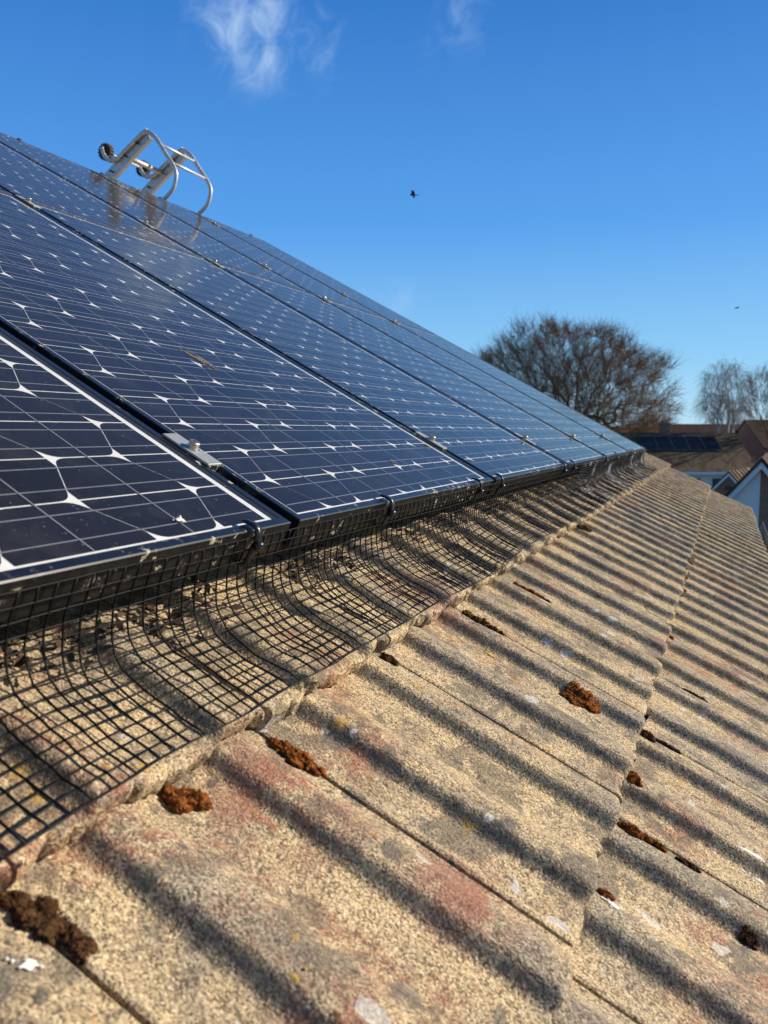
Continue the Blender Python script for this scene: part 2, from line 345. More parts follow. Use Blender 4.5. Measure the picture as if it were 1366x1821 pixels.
# ------------------------------------------------------------------ our house: wall, roof tiles
KMIN, KMAX, CMIN, CMAX = -2, 20, -2, 11
UEND = K*(U0+TU*(KMAX+1)+.0025); USTART = K*(U0+TU*KMIN)
VEAVE = K*(V0+TG*CMIN); VRIDGE = K*(V0+TG*(CMAX+1)-.05)
house = empty('tiled_house', Matrix.Translation((-3.2, 3.2, 0)))
tag(house, 'house with sandy brown concrete tiled roof filling the foreground under the solar panels', 'house')
def hchild(name, mb, m, **kw):
    o = mb.build(name, m, **kw); o.parent = house; o.matrix_parent_inverse = house.matrix_world.inverted(); return o
def make_tile(seed, chip=0):
    nu, nv = 128, 30
    us = [i/nu for i in range(nu+1)]
    ys = [0, .0022, .0050, .010, .018]+[.018+(.412-.018)*(j/(nv-4)) for j in range(1, nv-3)]
    sx = seed*17.31
    vsx, fs, rl = [], [], []
    W = TU-.0052
    def jag(x):     # uneven nose line
        return .0034*noise.noise(Vector((x*30, sx, 1)))+.0022*noise.noise(Vector((x*110, sx, 5)))
    chips = [(random.Random(seed*7+q).random()*W, .006+.010*random.Random(seed*13+q).random()) for q in range(5)]
    def top(x, y):
        s = x+.0025; z = prof(s if s > .0025 else .0026)-y*TILT
        if x > .285: z += .0020*sm(x, .285, .2930); z -= .0022*sm(x, .2930, .2958)
        if x < .014: z += .0034*(1-sm(x, .005, .014))-.0014*(1-sm(x, 0, .002))
        z += .0010*noise.noise(Vector((x*18, y*12, sx)))+.0005*noise.noise(Vector((x*70, y*70, sx+9)))
        return z
    rows = len(ys)
    for j, y in enumerate(ys):
        for i, t in enumerate(us):
            x = t*W; yy = y; z = top(x, y)
            if j < 5:
                ed = [1, .98, .8, .5, .2][j]
                yy += jag(x)*ed
                for cx, cr in chips:
                    dd = abs(x-cx)
                    if dd < cr: yy += ed*.5*(cr-dd)*(1+.6*noise.noise(Vector((x*300, sx, 3))))
                z -= [.0042, .0016, .0004, 0, 0][j]
            vsx.append((x, yy, z)); rl.append(max(0, min(1, (prof(x+.0025))/ROLL)))
    n1 = nu+1
    for j in range(rows-1):
        for i in range(nu): fs.append((j*n1+i, j*n1+i+1, (j+1)*n1+i+1, (j+1)*n1+i))
    # nose face, three rows down, rough
    prev = list(range(n1))
    for q, (dz, back) in enumerate(((.010, .0004), (.019, .0012), (.0250, .004))):
        b0 = len(vsx)
        for i in range(n1):
            x, yy, z = vsx[i]
            vsx.append((x, yy+back+.0032*noise.noise(Vector((x*60, q*3+.5, sx+4)))+.0018*noise.noise(Vector((x*190, q*3, sx+7))), z-dz+.0042+(.0008*noise.noise(Vector((x*90, q, sx))))))
            rl.append(rl[i]*.5)
        for i in range(nu): fs.append((b0+i, b0+i+1, prev[i+1], prev[i]))
        prev = list(range(b0, b0+n1))
    # underside and head
    b0 = len(vsx)
    for i in range(n1):
        x = us[i]*W; vsx.append((x, .412, top(x, .412)-.014)); rl.append(0)
    for i in range(nu):
        fs.append((prev[i], prev[i+1], b0+i+1, b0+i)[::-1])
        fs.append(((rows-1)*n1+i+1, (rows-1)*n1+i, b0+i, b0+i+1)[::-1])
    # side faces
    for side in (0, nu):
        loop = [j*n1+side for j in range(rows)]+[b0+side]+[prev[side]]+[rows*n1+n1+side, rows*n1+side]
        fs.append(tuple(loop if side == 0 else loop[::-1]))
    me = mesh('roof_tile', vsx, fs, True); me.set_sharp_from_angle(angle=R(38))
    a = me.attributes.new('roll', 'FLOAT', 'POINT')
    for i, x in enumerate(rl): a.data[i].value = x
    me.materials.append(M_tile)
    return me
tile_meshes = [make_tile(s) for s in range(7)]
tr = random.Random(3)
for c in range(CMIN, CMAX+1):
    for k in range(KMIN, KMAX+1):
        if 4 <= c <= 8 and 2 <= k <= 12: continue      # wholly hidden under the panels
        o = bpy.data.objects.new('roof_tile', tile_meshes[tr.randrange(7)]); col.objects.link(o); o.parent = house
        M = MRK @ Matrix.Translation((U0+TU*k+tr.uniform(-.0012, .0012), V0+TG*c+tr.uniform(-.003, .003), WP+tr.uniform(-.001, .001))) @ Matrix.Rotation(tr.uniform(-.004, .004), 4, 'Z')
        o.matrix_parent_inverse = house.matrix_world.inverted(); o.matrix_basis = M
def rbox(mb, u0, u1, v0, v1, w0, w1): mb.box(u0, u1, v0, v1, w0, w1, MR)
m = MB(); rbox(m, USTART+.02, UEND-.02, VEAVE+.02, VRIDGE-.02, -.447, -.425); hchild('roof_underlay', m, M_under)
def _brick(N, b):
    P = N.pos(); t = N.n('ShaderNodeTexBrick'); 
    mp_ = N.n('ShaderNodeMapping'); mp_.inputs['Rotation'].default_value = (R(90), 0, R(0)); N.l(P, mp_.inputs['Vector'])
    sx = N.n('ShaderNodeSeparateXYZ'); N.l(P, sx.inputs[0]); cb = N.n('ShaderNodeCombineXYZ'); N.l(N.math('ADD', sx.outputs[0], sx.outputs[1]), cb.inputs[0]); N.l(sx.outputs[2], cb.inputs[1])
    N.l(cb.outputs[0], t.inputs['Vector']); t.inputs['Scale'].default_value = 1; t.inputs['Brick Width'].default_value = .225; t.inputs['Row Height'].default_value = .075; t.inputs['Mortar Size'].default_value = .008
    t.inputs['Color1'].default_value = (.20,.075,.045,1); t.inputs['Color2'].default_value = (.28,.115,.065,1); t.inputs['Mortar'].default_value = (.33,.30,.26,1)
    N.l(t.outputs['Color'], b.inputs['Base Color'])
M_brick = principled('red brick wall', rough=.9, spec=.2, fn=_brick)
M_white = principled('white paint', (.74,.74,.73), .5, fn=lambda N, b: N.l(N.mix(N.noise(N.pos(), 4, 4), (.62,.62,.60), (.78,.78,.77)), b.inputs['Base Color']))
M_black = principled('black gutter plastic', (.015,.015,.016), .4, fn=lambda N, b: N.l(N.mix(N.noise(N.pos(), 9, 4), (.010,.010,.011), (.03,.03,.03)), b.inputs['Base Color']))
eave = RW(0, VEAVE, -.447); ridge = RW(0, VRIDGE, -.432)
xw = eave.x-.42
m = MB()
m.poly([(-2*(-ridge.x)-xw, 0), (xw, 0), (xw, eave.z+.18), (ridge.x, ridge.z-.08), (2*ridge.x-xw, eave.z+.18)], -(UEND-USTART-.3),
       Matrix(((1,0,0,0),(0,0,-1,USTART+.15),(0,1,0,0),(0,0,0,1))))
hchild('wall', m, M_brick)
m = MB(); m.box(eave.x-.06, eave.x-.035, USTART, UEND-.02, eave.z-.14, eave.z+.015); hchild('fascia_board', m, M_white)
m = MB()
ga = [(eave.x+.02+.055*math.cos(t)+.03, eave.z-.02+.055*math.sin(t)) for t in [math.pi+i*math.pi/10 for i in range(11)]]
gv = [];
for yy in (USTART, UEND):
    for x, z in ga: m.v.append((x, yy, z))
    for x, z in ga[::-1]: m.v.append((x+(.003 if x < eave.x+.05 else -.003), yy, z+.003))
n_ = 22
for i in range(n_): m.f.append((i, (i+1) % n_, n_+(i+1) % n_, n_+i))
m.f.append(tuple(range(n_))[::-1]); m.f.append(tuple(range(n_, 2*n_)))
hchild('gutter', m, M_black)
m = MB()
x2 = 2*ridge.x-eave.x
m.quadbox([(ridge.x, USTART, ridge.z-.04), (ridge.x, UEND, ridge.z-.04), (x2, UEND, eave.z-.02), (x2, USTART, eave.z-.02),
           (ridge.x, USTART, ridge.z+.02), (ridge.x, UEND, ridge.z+.02), (x2, UEND, eave.z+.035), (x2, USTART, eave.z+.035)])
hchild('back_roof_slope', m, M_tile)
# half-round ridge tiles
m = MB(); rr = .115; L_ = .44; n_ = 12
for y in (0, L_):
    for rad in (rr, rr-.016):
        for i in range(n_+1):
            a_ = math.pi*i/n_; m.v.append((rad*math.cos(a_), y, rad*math.sin(a_)))
q = n_+1
for i in range(n_):
    m.f += [(i, i+1, 2*q+i+1, 2*q+i), (q+i+1, q+i, 3*q+i, 3*q+i+1), (i+1, i, q+i, q+i+1), (2*q+i, 2*q+i+1, 3*q+i+1, 3*q+i)]
m.f += [(0, 2*q, 3*q, q), (n_, q+n_, 3*q+n_, 2*q+n_)]
rme = mesh('ridge_tile', m.v, m.f, True); rme.materials.append(M_tile)
yy = USTART
while yy+L_ < UEND+.1:
    o = bpy.data.objects.new('ridge_tile', rme); col.objects.link(o); o.parent = house
    o.matrix_parent_inverse = house.matrix_world.inverted(); o.matrix_basis = Matrix.Translation((ridge.x, yy, ridge.z-.085)); yy += L_+.006

# ------------------------------------------------------------------ solar panels
PW, PL, PP, PR = .798, 1.461, .818, 1.464
G1U, PV0, PWT = .7545, .3292, -.2925       # first gap centre, lower front edge, glass level
UN, RH, SH = .125, .0713, .0208
LIP = .0115
CX0, CY0 = (PW-6*UN)/2, (PL-20*RH)/2
def ring(loops):
    v, f = [], []
    for ins, z in loops:
        v += [(ins, ins, z), (PW-ins, ins, z), (PW-ins, PL-ins, z), (ins, PL-ins, z)]
    n = len(loops)
    for a in range(n):
        b = (a+1) % n
        for i in range(4): f.append((a*4+i, a*4+(i+1) % 4, b*4+(i+1) % 4, b*4+i))
    return v, f
fv, ff = ring([(0, -.035), (0, -.0012), (.0012, 0), (LIP-.0006, 0), (LIP, -.0006), (LIP, -.0055), (.0025, -.0055), (.0025, -.033), (.02, -.033), (.02, -.035)])
me_frame = mesh('frame', fv, ff); me_frame.materials.append(M_frame)
def sheet(x0, x1, y0, y1, z0, z1):
    b = MB(); b.box(x0, x1, y0, y1, z0, z1); return b
b_ = sheet(.003, PW-.003, .003, PL-.003, -.0054, -.0045); me_back = mesh('backsheet', b_.v, b_.f); me_back.materials.append(M_back)
me_glass = mesh('glass', [(LIP-.001, LIP-.001, -.0012), (PW-LIP+.001, LIP-.001, -.0012), (PW-LIP+.001, PL-LIP+.001, -.0012), (LIP-.001, PL-LIP+.001, -.0012)], [(0, 1, 2, 3)]); me_glass.materials.append(M_glass)
rb = MB()
for r in range(20):
    for q in (.25, .75):
        y = CY0+(r+q)*RH; rb.box(CX0+.002, CX0+6*UN-.002, y-.0006, y+.0006, -.0041, -.0038)
for k in range(1, 6):
    rb.box(CX0+k*UN-.0009, CX0+k*UN+.0009, CY0+.001, CY0+20*RH-.001, -.0037, -.0034)
me_rib = mesh('ribbon_grid', rb.v, rb.f); me_rib.materials.append(M_ribbon)
def Cx(j, r):
    if j == 0: return 0.
    if j == 7: return 6*UN
    return (j-.5)*UN+(SH if (j+r) % 2 else -SH)
def cell_poly(r, j):
    g, gr = .0007, .0010
    gl_, gr_ = (g if j > 0 else 0), (g if j < 6 else 0)
    y0, y1 = gr, RH-gr
    P = [Vector((Cx(j, r)+gl_, y0)), Vector((Cx(j+1, r)-gr_, y0)), Vector((Cx(j+1, r+1)-gr_, y1)), Vector((Cx(j, r+1)+gl_, y1))]
    edge = [j == 0, j == 6, j == 6, j == 0]
    out = []
    for i in range(4):
        p, a, c = P[i], P[i-1], P[(i+1) % 4]
        if edge[i]: out.append(p); continue
        d1, d2 = (a-p).normalized(), (c-p).normalized()
        if d1.dot(d2) > 0:          # pointed corner: cut straight across, parallel to the long side
            cut = .0080
            h1 = cut/max(abs(d1.x), .05); h2 = cut/max(abs(d2.x), .05)
            out += [p+d1*h1, p+d2*h2]
        else:                       # blunt corner: rounded off
            A, B = p+d1*.0125, p+d2*.0125
            for t in (0, .25, .5, .75, 1): out.append(A*(1-t)**2+p*2*t*(1-t)+B*t*t)
    return out
cell_meshes = {}
for r in (0, 1):
    for j in range(7):
        b = MB(); b.poly([(q.x, q.y) for q in cell_poly(r, j)], .0002)
        me = mesh('cell', b.v, b.f); me.materials.append(M_cell); cell_meshes[(r, j)] = me
b = MB()
for r in range(20):
    for j in range(7):
        b.poly([(q.x+CX0, q.y+CY0+r*RH) for q in cell_poly(r % 2, j)], .0002)
me_cells = mesh('cell_field', [(x, y, z-.0044) for x, y, z in b.v], b.f); me_cells.materials.append(M_cell)
ordn = ['nearest', 'second', 'third', 'fourth', 'fifth', 'sixth']
def panel(cidx, row):
    u = G1U+.010+PP*(cidx-1); v = PV0+PR*row
    o = empty('solar_panel', RM(u, v, PWT))
    if row == 0:
        lab = ['dark solar panel in the lower row, cut off by the left edge of the photo',
               'solar panel in the lower row with two net clips, right of the large near clamp',
               'third solar panel from the left in the lower row',
               'fourth solar panel from the left in the lower row',
               'fifth solar panel from the left in the lower row, next to last',
               'last solar panel of the lower row, at the far corner above the roof edge'][cidx]
    else:
        lab = ['', 'upper row solar panel at the left edge just above the row gap',
               'upper row solar panel third from the left, below the sky at the left edge',
               'upper row solar panel reflecting the ladder stiles',
               'upper row solar panel directly below the ladder hooks, next to last',
               'last solar panel of the upper row, at the highest far corner'][cidx]
    tag(o, lab, 'solar panel', 'solar panels in two rows on the roof')
    for n_, me in (('frame', me_frame), ('backsheet', me_back), ('glass', me_glass), ('ribbon_grid', me_rib)):
        link(n_, me, None, o)
    if row == 0 and cidx <= 3:
        for r in range(20):
            for j in range(7):
                link('cell', cell_meshes[(r % 2, j)], None, o, Matrix.Translation((CX0, CY0+r*RH, -.0044)))
    else:
        tag(link('cell_field', me_cells, None, o), kind='stuff')
for cidx in range(6): panel(cidx, 0)
for cidx in range(1, 6): panel(cidx, 1)
# mounting rails and hooks under the panels
for v, lab in ((.49, 'mounting rail under the lower edge of the lower panel row'), (1.75, 'mounting rail under the top edge of the lower panel row'),
               (2.09, 'mounting rail under the lower part of the upper panel row'), (3.05, 'mounting rail under the top of the upper panel row')):
    u0, u1 = -.06, G1U+5*PP
    b = MB(); b.box(0, u1-u0, -.018, .018, -.04, 0)
    t = empty('mounting_rail', RM(u0, v, PWT-.0352)); tag(t, lab, 'rail', 'mounting rails')
    link('rail_beam', mesh('rail_beam', b.v, b.f), M_alu, t)
    for q in range(6):
        b = MB(); b.box(.4+q*.8, .44+q*.8, -.017, .017, -.100, -.0405); link('roof_hook', mesh('roof_hook', b.v, b.f), M_alu, t)
# mid clamps in the gaps
bm_ = MB(); bm_.box(-.0128, .0128, -.036, .036, .0004, .0034); bm_.box(-.0085, -.0062, -.036, .036, -.022, .0004); bm_.box(.0062, .0085, -.036, .036, -.022, .0004)
me_plate = mesh('plate', bm_.v, bm_.f); me_plate.materials.append(M_clampalu)
bb = bmesh.new(); bb.from_mesh(me_plate); bmesh.ops.bevel(bb, geom=bb.edges[:], offset=.0005, segments=1, affect='EDGES'); bb.to_mesh(me_plate); bb.free()
b = MB(); b.tube([(0, 0, .0034), (0, 0, .0046)], [.0090, .0090], 20); b.tube([(0, 0, .0046), (0, 0, .0118), (0, 0, .0126)], [.0066, .0066, .0059], 20)
b.tube([(0, 0, -.038), (0, 0, .0034)], .0038, 8)
me_bolt = mesh('bolt', b.v, b.f, False); me_bolt.materials.append(M_steel)
b = MB(); b.tube([(0, 0, .0122), (0, 0, .0128)], .0036, 6); me_sock = mesh('socket', b.v, b.f); me_sock.materials.append(M_socket)
gapn = ['first and second', 'second and third', 'third and fourth', 'fourth and fifth', 'fifth and sixth']
for gi in range(5):
    for v, where in ((.488, 'lower panels, near the eaves'), (1.752, 'lower panels, just below the row gap'), (2.095, 'upper panels, above the row gap'), (3.05, 'upper panels, near the top edge')):
        if v > 2 and gi < 1: continue
        o = empty('panel_clamp', RM(G1U+PP*gi, v+random.uniform(-.006, .006), PWT))
        tag(o, 'silver clamp between the %s %s' % (gapn[gi], where), 'clamp', 'clamps between the solar panels')
        link('plate', me_plate, None, o); bo = link('bolt', me_bolt, None, o); link('socket', me_sock, None, bo)

# ------------------------------------------------------------------ bird netting
def net(name, ua, ub, seed, crumple, label, rows=15, dv=0., wm=None, den=1., wr=.00092):
    sp, su = .0127*den, .0172*den; nI = int((ub-ua)/su)
    def N1(x, k): return noise.noise(Vector((x, seed*9.1+k*3.7, k*1.3)))
    grid = []
    for i in range(nI+1):
        u = ua+i*su
        bow = .002+.009*N1(u*2.2, 1)+.006*N1(u*5.3, 21)+.012*crumple*N1(u*7, 2)+.026*math.exp(-((u-1.24)/.17)**2)+.012*math.exp(-((u-.62)/.12)**2)
        lift = .007+.007*N1(u*2.8, 3)+.006*crumple*N1(u*9, 4)
        off0 = .0045+dv
        pts = [Vector((PV0-off0, PWT-.006)), Vector((PV0-off0-.0012*(1+N1(u*5, 6)), PWT-.034)), Vector((PV0-off0-.003-bow*.25, PWT-.050)), Vector((PV0-off0-.008-bow*.7, PWT-.0655))]
        v = PV0-off0-.021-bow
        while v > .12:
            pts.append(Vector((v, 0))); v -= .010
        out = []
        for j, p_ in enumerate(pts):
            if j >= 4:
                t = K*(WP-(p_.x/K-V0)*TILT+ROLL*.30+.62*prof(u/K-U0))+.0030
                p_ = Vector((p_.x, t+lift*math.exp(-((PV0-p_.x-.035)/.028)**2)+.004*(1+N1(u*6+p_.x*14, 5))*.6))
            out.append(p_)
        # smooth, then walk it at equal steps
        for _ in range(2): out = [out[0]]+[(out[k-1]+2*out[k]+out[k+1])/4 for k in range(1, len(out)-1)]+[out[-1]]
        row = []; k = 0; rem = 0.; p_ = out[0]; row.append(p_.copy()); need = sp*(1+.012*N1(u*3, 8)); k = 1
        while len(row) < rows and k < len(out):
            d = (out[k]-p_).length
            if d >= need: p_ = p_+(out[k]-p_)*(need/d); row.append(p_.copy()); need = sp*(1+.012*N1(u*3, 8))
            else: need -= d; p_ = out[k]; k += 1
        g = []
        for j, q in enumerate(row):
            du = .006*N1(u*1.7+j*.09, 11)+.0025*crumple*N1(u*11+j*.5, 12)+.0007*random.uniform(-1, 1)
            dw = .0012*noise.noise(Vector((u*25, j*.6, seed)))+.004*crumple*noise.noise(Vector((u*14, j*.35, seed+3)))*(1 if j > 3 else .2)
            w = q.y+dw
            if j > 3: w = max(w, tile_w(u+du, q.x)+.0012)
            g.append(Vector((u+du, q.x, w)))
        grid.append(g)
    J = min(len(g) for g in grid)
    b = MB(); rad = wr
    for j in range(J): b.tube([grid[i][j] for i in range(nI+1)], rad*1.0, 4)
    for i in range(nI+1): b.tube([grid[i][j]+Vector((0, 0, .0006)) for j in range(J)], rad, 4)
    me = mesh(name, b.v, b.f, True)
    o = link(name, me, wm or M_wire); o.matrix_world = MR
    return tag(o, label, 'netting', 'lengths of bird netting along the panels')
net('bird_netting', .02, 2.72, 1, .6, 'long near length of black wire bird netting bent from panel edge down onto the tiles')
net('bird_netting', 2.62, G1U+5*PP+.02, 2, 1.3, 'short crumpled far length of black bird netting near the end of the panels', 20, .0025, M_wireglint, .72, .00105)

# black clips that hold the netting
pth = [(.0155, .0030), (.0090, .0052), (.0005, .0066), (-.0065, .0042), (-.0098, -.0035), (-.0104, -.014), (-.0098, -.028), (-.0088, -.0375), (-.0035, -.0415), (.004, -.0400)]
b = MB(); Wc = .0050
def strip(path, th, wd):
    mb = MB(); n = len(path); P2 = [Vector(p) for p in path]
    for i, p in enumerate(P2):
        t = (P2[min(i+1, n-1)]-P2[max(i-1, 0)]).normalized(); nn = Vector((-t.y, t.x))
        for su, sn in ((-1, -1), (1, -1), (1, 1), (-1, 1)):
            q = p+nn*sn*th; mb.v.append((su*wd*(1 if 0 < i < n-1 else .7), q.x, q.y))
    for i in range(n-1):
        for k in range(4): mb.f.append((i*4+k, i*4+(k+1) % 4, i*4+4+(k+1) % 4, i*4+4+k))
    mb.f += [(3, 2, 1, 0), tuple((n-1)*4+k for k in range(4))]
    return mb
sp_ = strip([(x*.9, z*.92) for x, z in pth], .0017, Wc); me_strap = mesh('strap', sp_.v, sp_.f); me_strap.materials.append(M_clip)
bb = bmesh.new(); bb.from_mesh(me_strap); bmesh.ops.recalc_face_normals(bb, faces=bb.faces[:]); bmesh.ops.bevel(bb, geom=bb.edges[:], offset=.0009, segments=2, affect='EDGES'); bb.to_mesh(me_strap); bb.free(); me_strap.shade_smooth()
b = MB(); b.tube([(0, -.0085, -.010), (0, -.0150, -.0115), (0, -.0165, -.0118)], [.0062, .0062, .0050], 14)
me_head = mesh('push_head', b.v, b.f, True); me_head.materials.append(M_clip)
onum = ['first', 'second', 'third', 'fourth', 'fifth', 'sixth', 'seventh', 'eighth', 'ninth', 'last']
for i, u in enumerate((.668, 1.012, 1.448, 1.606, 2.305, 2.46, 3.17, 3.50, 4.05, 4.16)):
    o = empty('net_clip', RM(u, PV0, PWT)); o.rotation_mode = 'XYZ'
    tag(o, 'black plastic clip gripping netting to the lower panel edge, %s from the left' % onum[i], 'clip', 'net clips along the lower panel edge')
    link('strap', me_strap, None, o); link('push_head', me_head, None, o)
for i, (u, lab) in enumerate(((2.78, 'black clip on the top panel edge at far left against the sky'), (3.30, 'black clip on the top panel edge beside the near ladder stile'), (3.76, 'black clip on the top panel edge between the two ladder hooks'), (4.69, 'black clip on the top panel edge at the far upper corner'))):
    o = empty('net_clip', RM(u, PV0+PR+PL, PWT) @ Matrix.Rotation(math.pi, 4, 'Z'))
    tag(o, lab, 'clip', 'net clips along the top panel edge'); link('strap', me_strap, None, o); link('push_head', me_head, None, o)

# ------------------------------------------------------------------ moss, droppings, lichen, litter
def moss(u, v, lu, lv, h, m_, label, seed, cat='moss', tw=None):
    rr_ = random.Random(seed); o = empty('moss_clump', MRK @ Matrix.Translation((u, v, tile_w0(u, v)))); tag(o, label, cat, 'moss clumps on the tiles')
    bmx = bmesh.new(); nb = int(9+4*max(lu, lv)/min(lu, lv))
    for kb in range(nb):
        t_ = (kb+.5)/nb*2-1
        if lv >= lu: cx_, cy_ = rr_.gauss(0, .42)*lu, t_*lv*.9+rr_.gauss(0, .12)*lv
        else: cx_, cy_ = t_*lu*.9+rr_.gauss(0, .12)*lu, rr_.gauss(0, .42)*lv
        bs = min(lu, lv)*rr_.uniform(.38, .82)*(1-.3*t_*t_); hh = min(h*rr_.uniform(.35, .9), bs*1.1)
        r_ = bmesh.ops.create_icosphere(bmx, subdivisions=4, radius=1)
        for vt in r_['verts']:
            c = vt.co.copy(); f_ = 1+.38*noise.noise(c*1.7+Vector((seed+kb*3.1, 0, 0)))+.25*noise.noise(c*5+Vector((0, seed+kb, 0)))+.26*noise.noise(c*9+Vector((kb, 0, seed)))+.20*noise.noise(c*21)
            x, y = cx_+c.x*bs*f_, cy_+c.y*bs*f_*1.15
            gw = tile_w0(u+x, v+y)-tile_w0(u, v) if v+y < V0 or v > V0 else tile_w0(u+x, V0-.001)-tile_w0(u, v)
            vt.co = Vector((x, y, gw+(c.z*hh*f_ if c.z > 0 else c.z*.002)))
    me = bpy.data.meshes.new('cushion'); bmx.to_mesh(me); bmx.free(); me.shade_smooth(); link('cushion', me, m_, o)
    b = MB(); n = int(90+14000*(lu*lv)**.5*.5)
    for _ in range(min(n, 520)):
        a_, q = rr_.uniform(0, 6.283), rr_.random()**.5
        x, y = math.cos(a_)*q*lu, math.sin(a_)*q*lv; z = h*math.sqrt(max(0, 1-q*q))*.6+tile_w0(u+x, v+y)-tile_w0(u, v)
        d = Vector((math.cos(a_)*q+rr_.uniform(-.7, .7), math.sin(a_)*q+rr_.uniform(-.7, .7), .5+rr_.random())).normalized()
        p = Vector((x, y, z)); l = rr_.uniform(.0016, .0045); s_ = d.orthogonal().normalized()*.0006; s2 = d.cross(s_)
        i0 = len(b.v); b.v += [tuple(p+s_), tuple(p-s_*.5+s2*.8), tuple(p-s_*.5-s2*.8), tuple(p+d*l)]; b.f += [(i0, i0+1, i0+3), (i0+1, i0+2, i0+3), (i0+2, i0, i0+3)]
    tag(link('shoots', mesh('shoots', b.v, b.f), m_, o), kind='stuff')
moss(.505, .200, .014, .012, .013, M_moss, 'round rust brown moss ball below the net edge on a red stained tile', 1)
moss(.638, .172, .010, .030, .010, M_moss, 'long rust orange moss cushion in the tile joint below the broken tile corner', 2)
moss(.346, .186, .012, .016, .008, M_mossd, 'dark brown moss lump at the bottom left joint, the biggest there', 3)
moss(.341, .206, .008, .010, .008, M_mossd, 'small dark moss lump above the big one at bottom left', 4)
moss(.348, .164, .008, .012, .008, M_mossd, 'small dark moss lump below the big one at bottom left', 5)
moss(1.207, .160, .011, .034, .010, M_mossg, 'long olive brown moss with a white fleck under the net edge at mid roof', 6)
moss(1.512, .142, .008, .040, .007, M_moss, 'thin rust moss streak in the joint right of the olive moss', 7)
moss(1.151, -.030, .016, .028, .008, M_moss, 'oval rust moss patch lying in the middle of a tile pan', 8)
moss(.905, -.146, .010, .012, .012, M_moss, 'bright orange moss tuft tucked under the lower course edge', 9)
moss(.914, -.170, .007, .018, .008, M_moss, 'orange moss strip trailing below the tuft at the lower course edge', 10)
moss(1.029, -.134, .007, .009, .008, M_moss, 'small red brown moss tuft under the lower course edge, above the orange one', 11)
moss(1.194, -.134, .010, .012, .010, M_mossd, 'dark brown moss tuft under the lower course edge at mid roof', 12)
moss(1.205, -.168, .006, .022, .005, M_mossd, 'thin dark moss strip running down from the dark tuft', 13)
moss(.764, -.138, .007, .008, .006, M_moss, 'tiny red moss tuft beside the white dropping at the lower course edge', 14)
moss(.914, -.215, .005, .014, .005, M_mossd, 'small brown moss in the joint below the orange strip', 15)
moss(.857, -.288, .008, .010, .006, M_mossd, 'small brown moss tuft near the right edge low in the photo', 16)
moss(1.508, -.200, .006, .022, .005, M_mossd, 'thin brown moss strip in a joint right of the lower course edge', 17)
for i, (u, v, s) in enumerate(((1.80, -.131, .008), (2.36, -.131, .011), (2.65, -.131, .012), (2.96, -.133, .013))):
    moss(u, v, s*1.3, s*.7, .006, M_moss, 'rust moss tuft far along the lower course edge, %s of four going away' % ['first', 'second', 'third', 'last'][i], 30+i)
moss(.915, .198, .012, .010, .009, M_mossd, 'dark moss bit in the broken tile joint just under the net edge', 44)
moss(2.39, .196, .022, .016, .012, M_mossd, 'dark moss under the upper course edge far along the net', 45)
def splat(u, v, lu, lv, m_, label, cat, seed, name, th=.0007, group=None, on=None):
    rr_ = random.Random(seed); b = MB(); bits = [(rr_.gauss(0, .30), rr_.gauss(0, .30), rr_.uniform(.22, .5)) for _ in range(7)]+[(rr_.gauss(0, .75), rr_.gauss(0, .75), rr_.uniform(.05, .2)) for _ in range(16)]
    for bx, by, bs in bits:
        n = 14; c0 = len(b.v)
        pts = []
        for i in range(n):
            a_ = 2*math.pi*i/n; f_ = bs*(1+.5*noise.noise(Vector((math.cos(a_)*1.6+seed, math.sin(a_)*1.6, bx)))+.25*noise.noise(Vector((math.cos(a_)*5, math.sin(a_)*5+seed, by))))
            pts.append((bx*lu+math.cos(a_)*lu*f_, by*lv+math.sin(a_)*lv*f_))
        W_ = (lambda x, y: tile_w0(u+x, v+y)) if on is None else (lambda x, y: on)
        for rad_, hz in ((1, .0002), (.8, th), (.4, th*1.2)):
            for x, y in pts:
                xx, yy = bx*lu+(x-bx*lu)*rad_, by*lv+(y-by*lv)*rad_; b.v.append((u+xx, v+yy, W_(xx, yy)+hz+.0003))
        b.v.append((u+bx*lu, v+by*lv, W_(bx*lu, by*lv)+th*1.3))
        for q_ in range(2):
            for i in range(n): b.f.append((c0+q_*n+i, c0+q_*n+(i+1) % n, c0+(q_+1)*n+(i+1) % n, c0+(q_+1)*n+i))
        for i in range(n): b.f.append((c0+2*n+i, c0+2*n+(i+1) % n, c0+3*n))
    o = link(name, mesh(name, b.v, b.f, True), m_); o.matrix_world = MR if on is not None else MRK
    return tag(o, label, cat, group)
DR = 'bird droppings'
splat(.560, .083, .0035, .006, M_drop, 'tiny white dropping beside a long joint in the middle foreground', 'dropping', 1, 'bird_dropping', group=DR)
splat(.311, .165, .006, .006, M_drop, 'round white dropping at the bottom left corner', 'dropping', 2, 'bird_dropping', group=DR)
splat(.748, -.146, .006, .010, M_drop, 'white dropping just below the lower course edge', 'dropping', 3, 'bird_dropping', group=DR)
splat(1.011, -.280, .014, .030, M_drop, 'large white smear at the right edge low in the photo', 'dropping', 4, 'bird_dropping', group=DR)
splat(4.41, -.27, .035, .05, M_drop, 'white dropping on the far right lowest course', 'dropping', 5, 'bird_dropping', group=DR)
splat(3.52, .148, .025, .030, M_drop, 'white dropping far up the middle course near the netting', 'dropping', 6, 'bird_dropping', group=DR)
uu, vv = .596, .3655
splat(uu, vv, .0062, .0065, M_drop, 'cream dropping on the glass of the near left panel beside the clip', 'dropping', 9, 'bird_dropping', group=DR, on=PWT-.001)
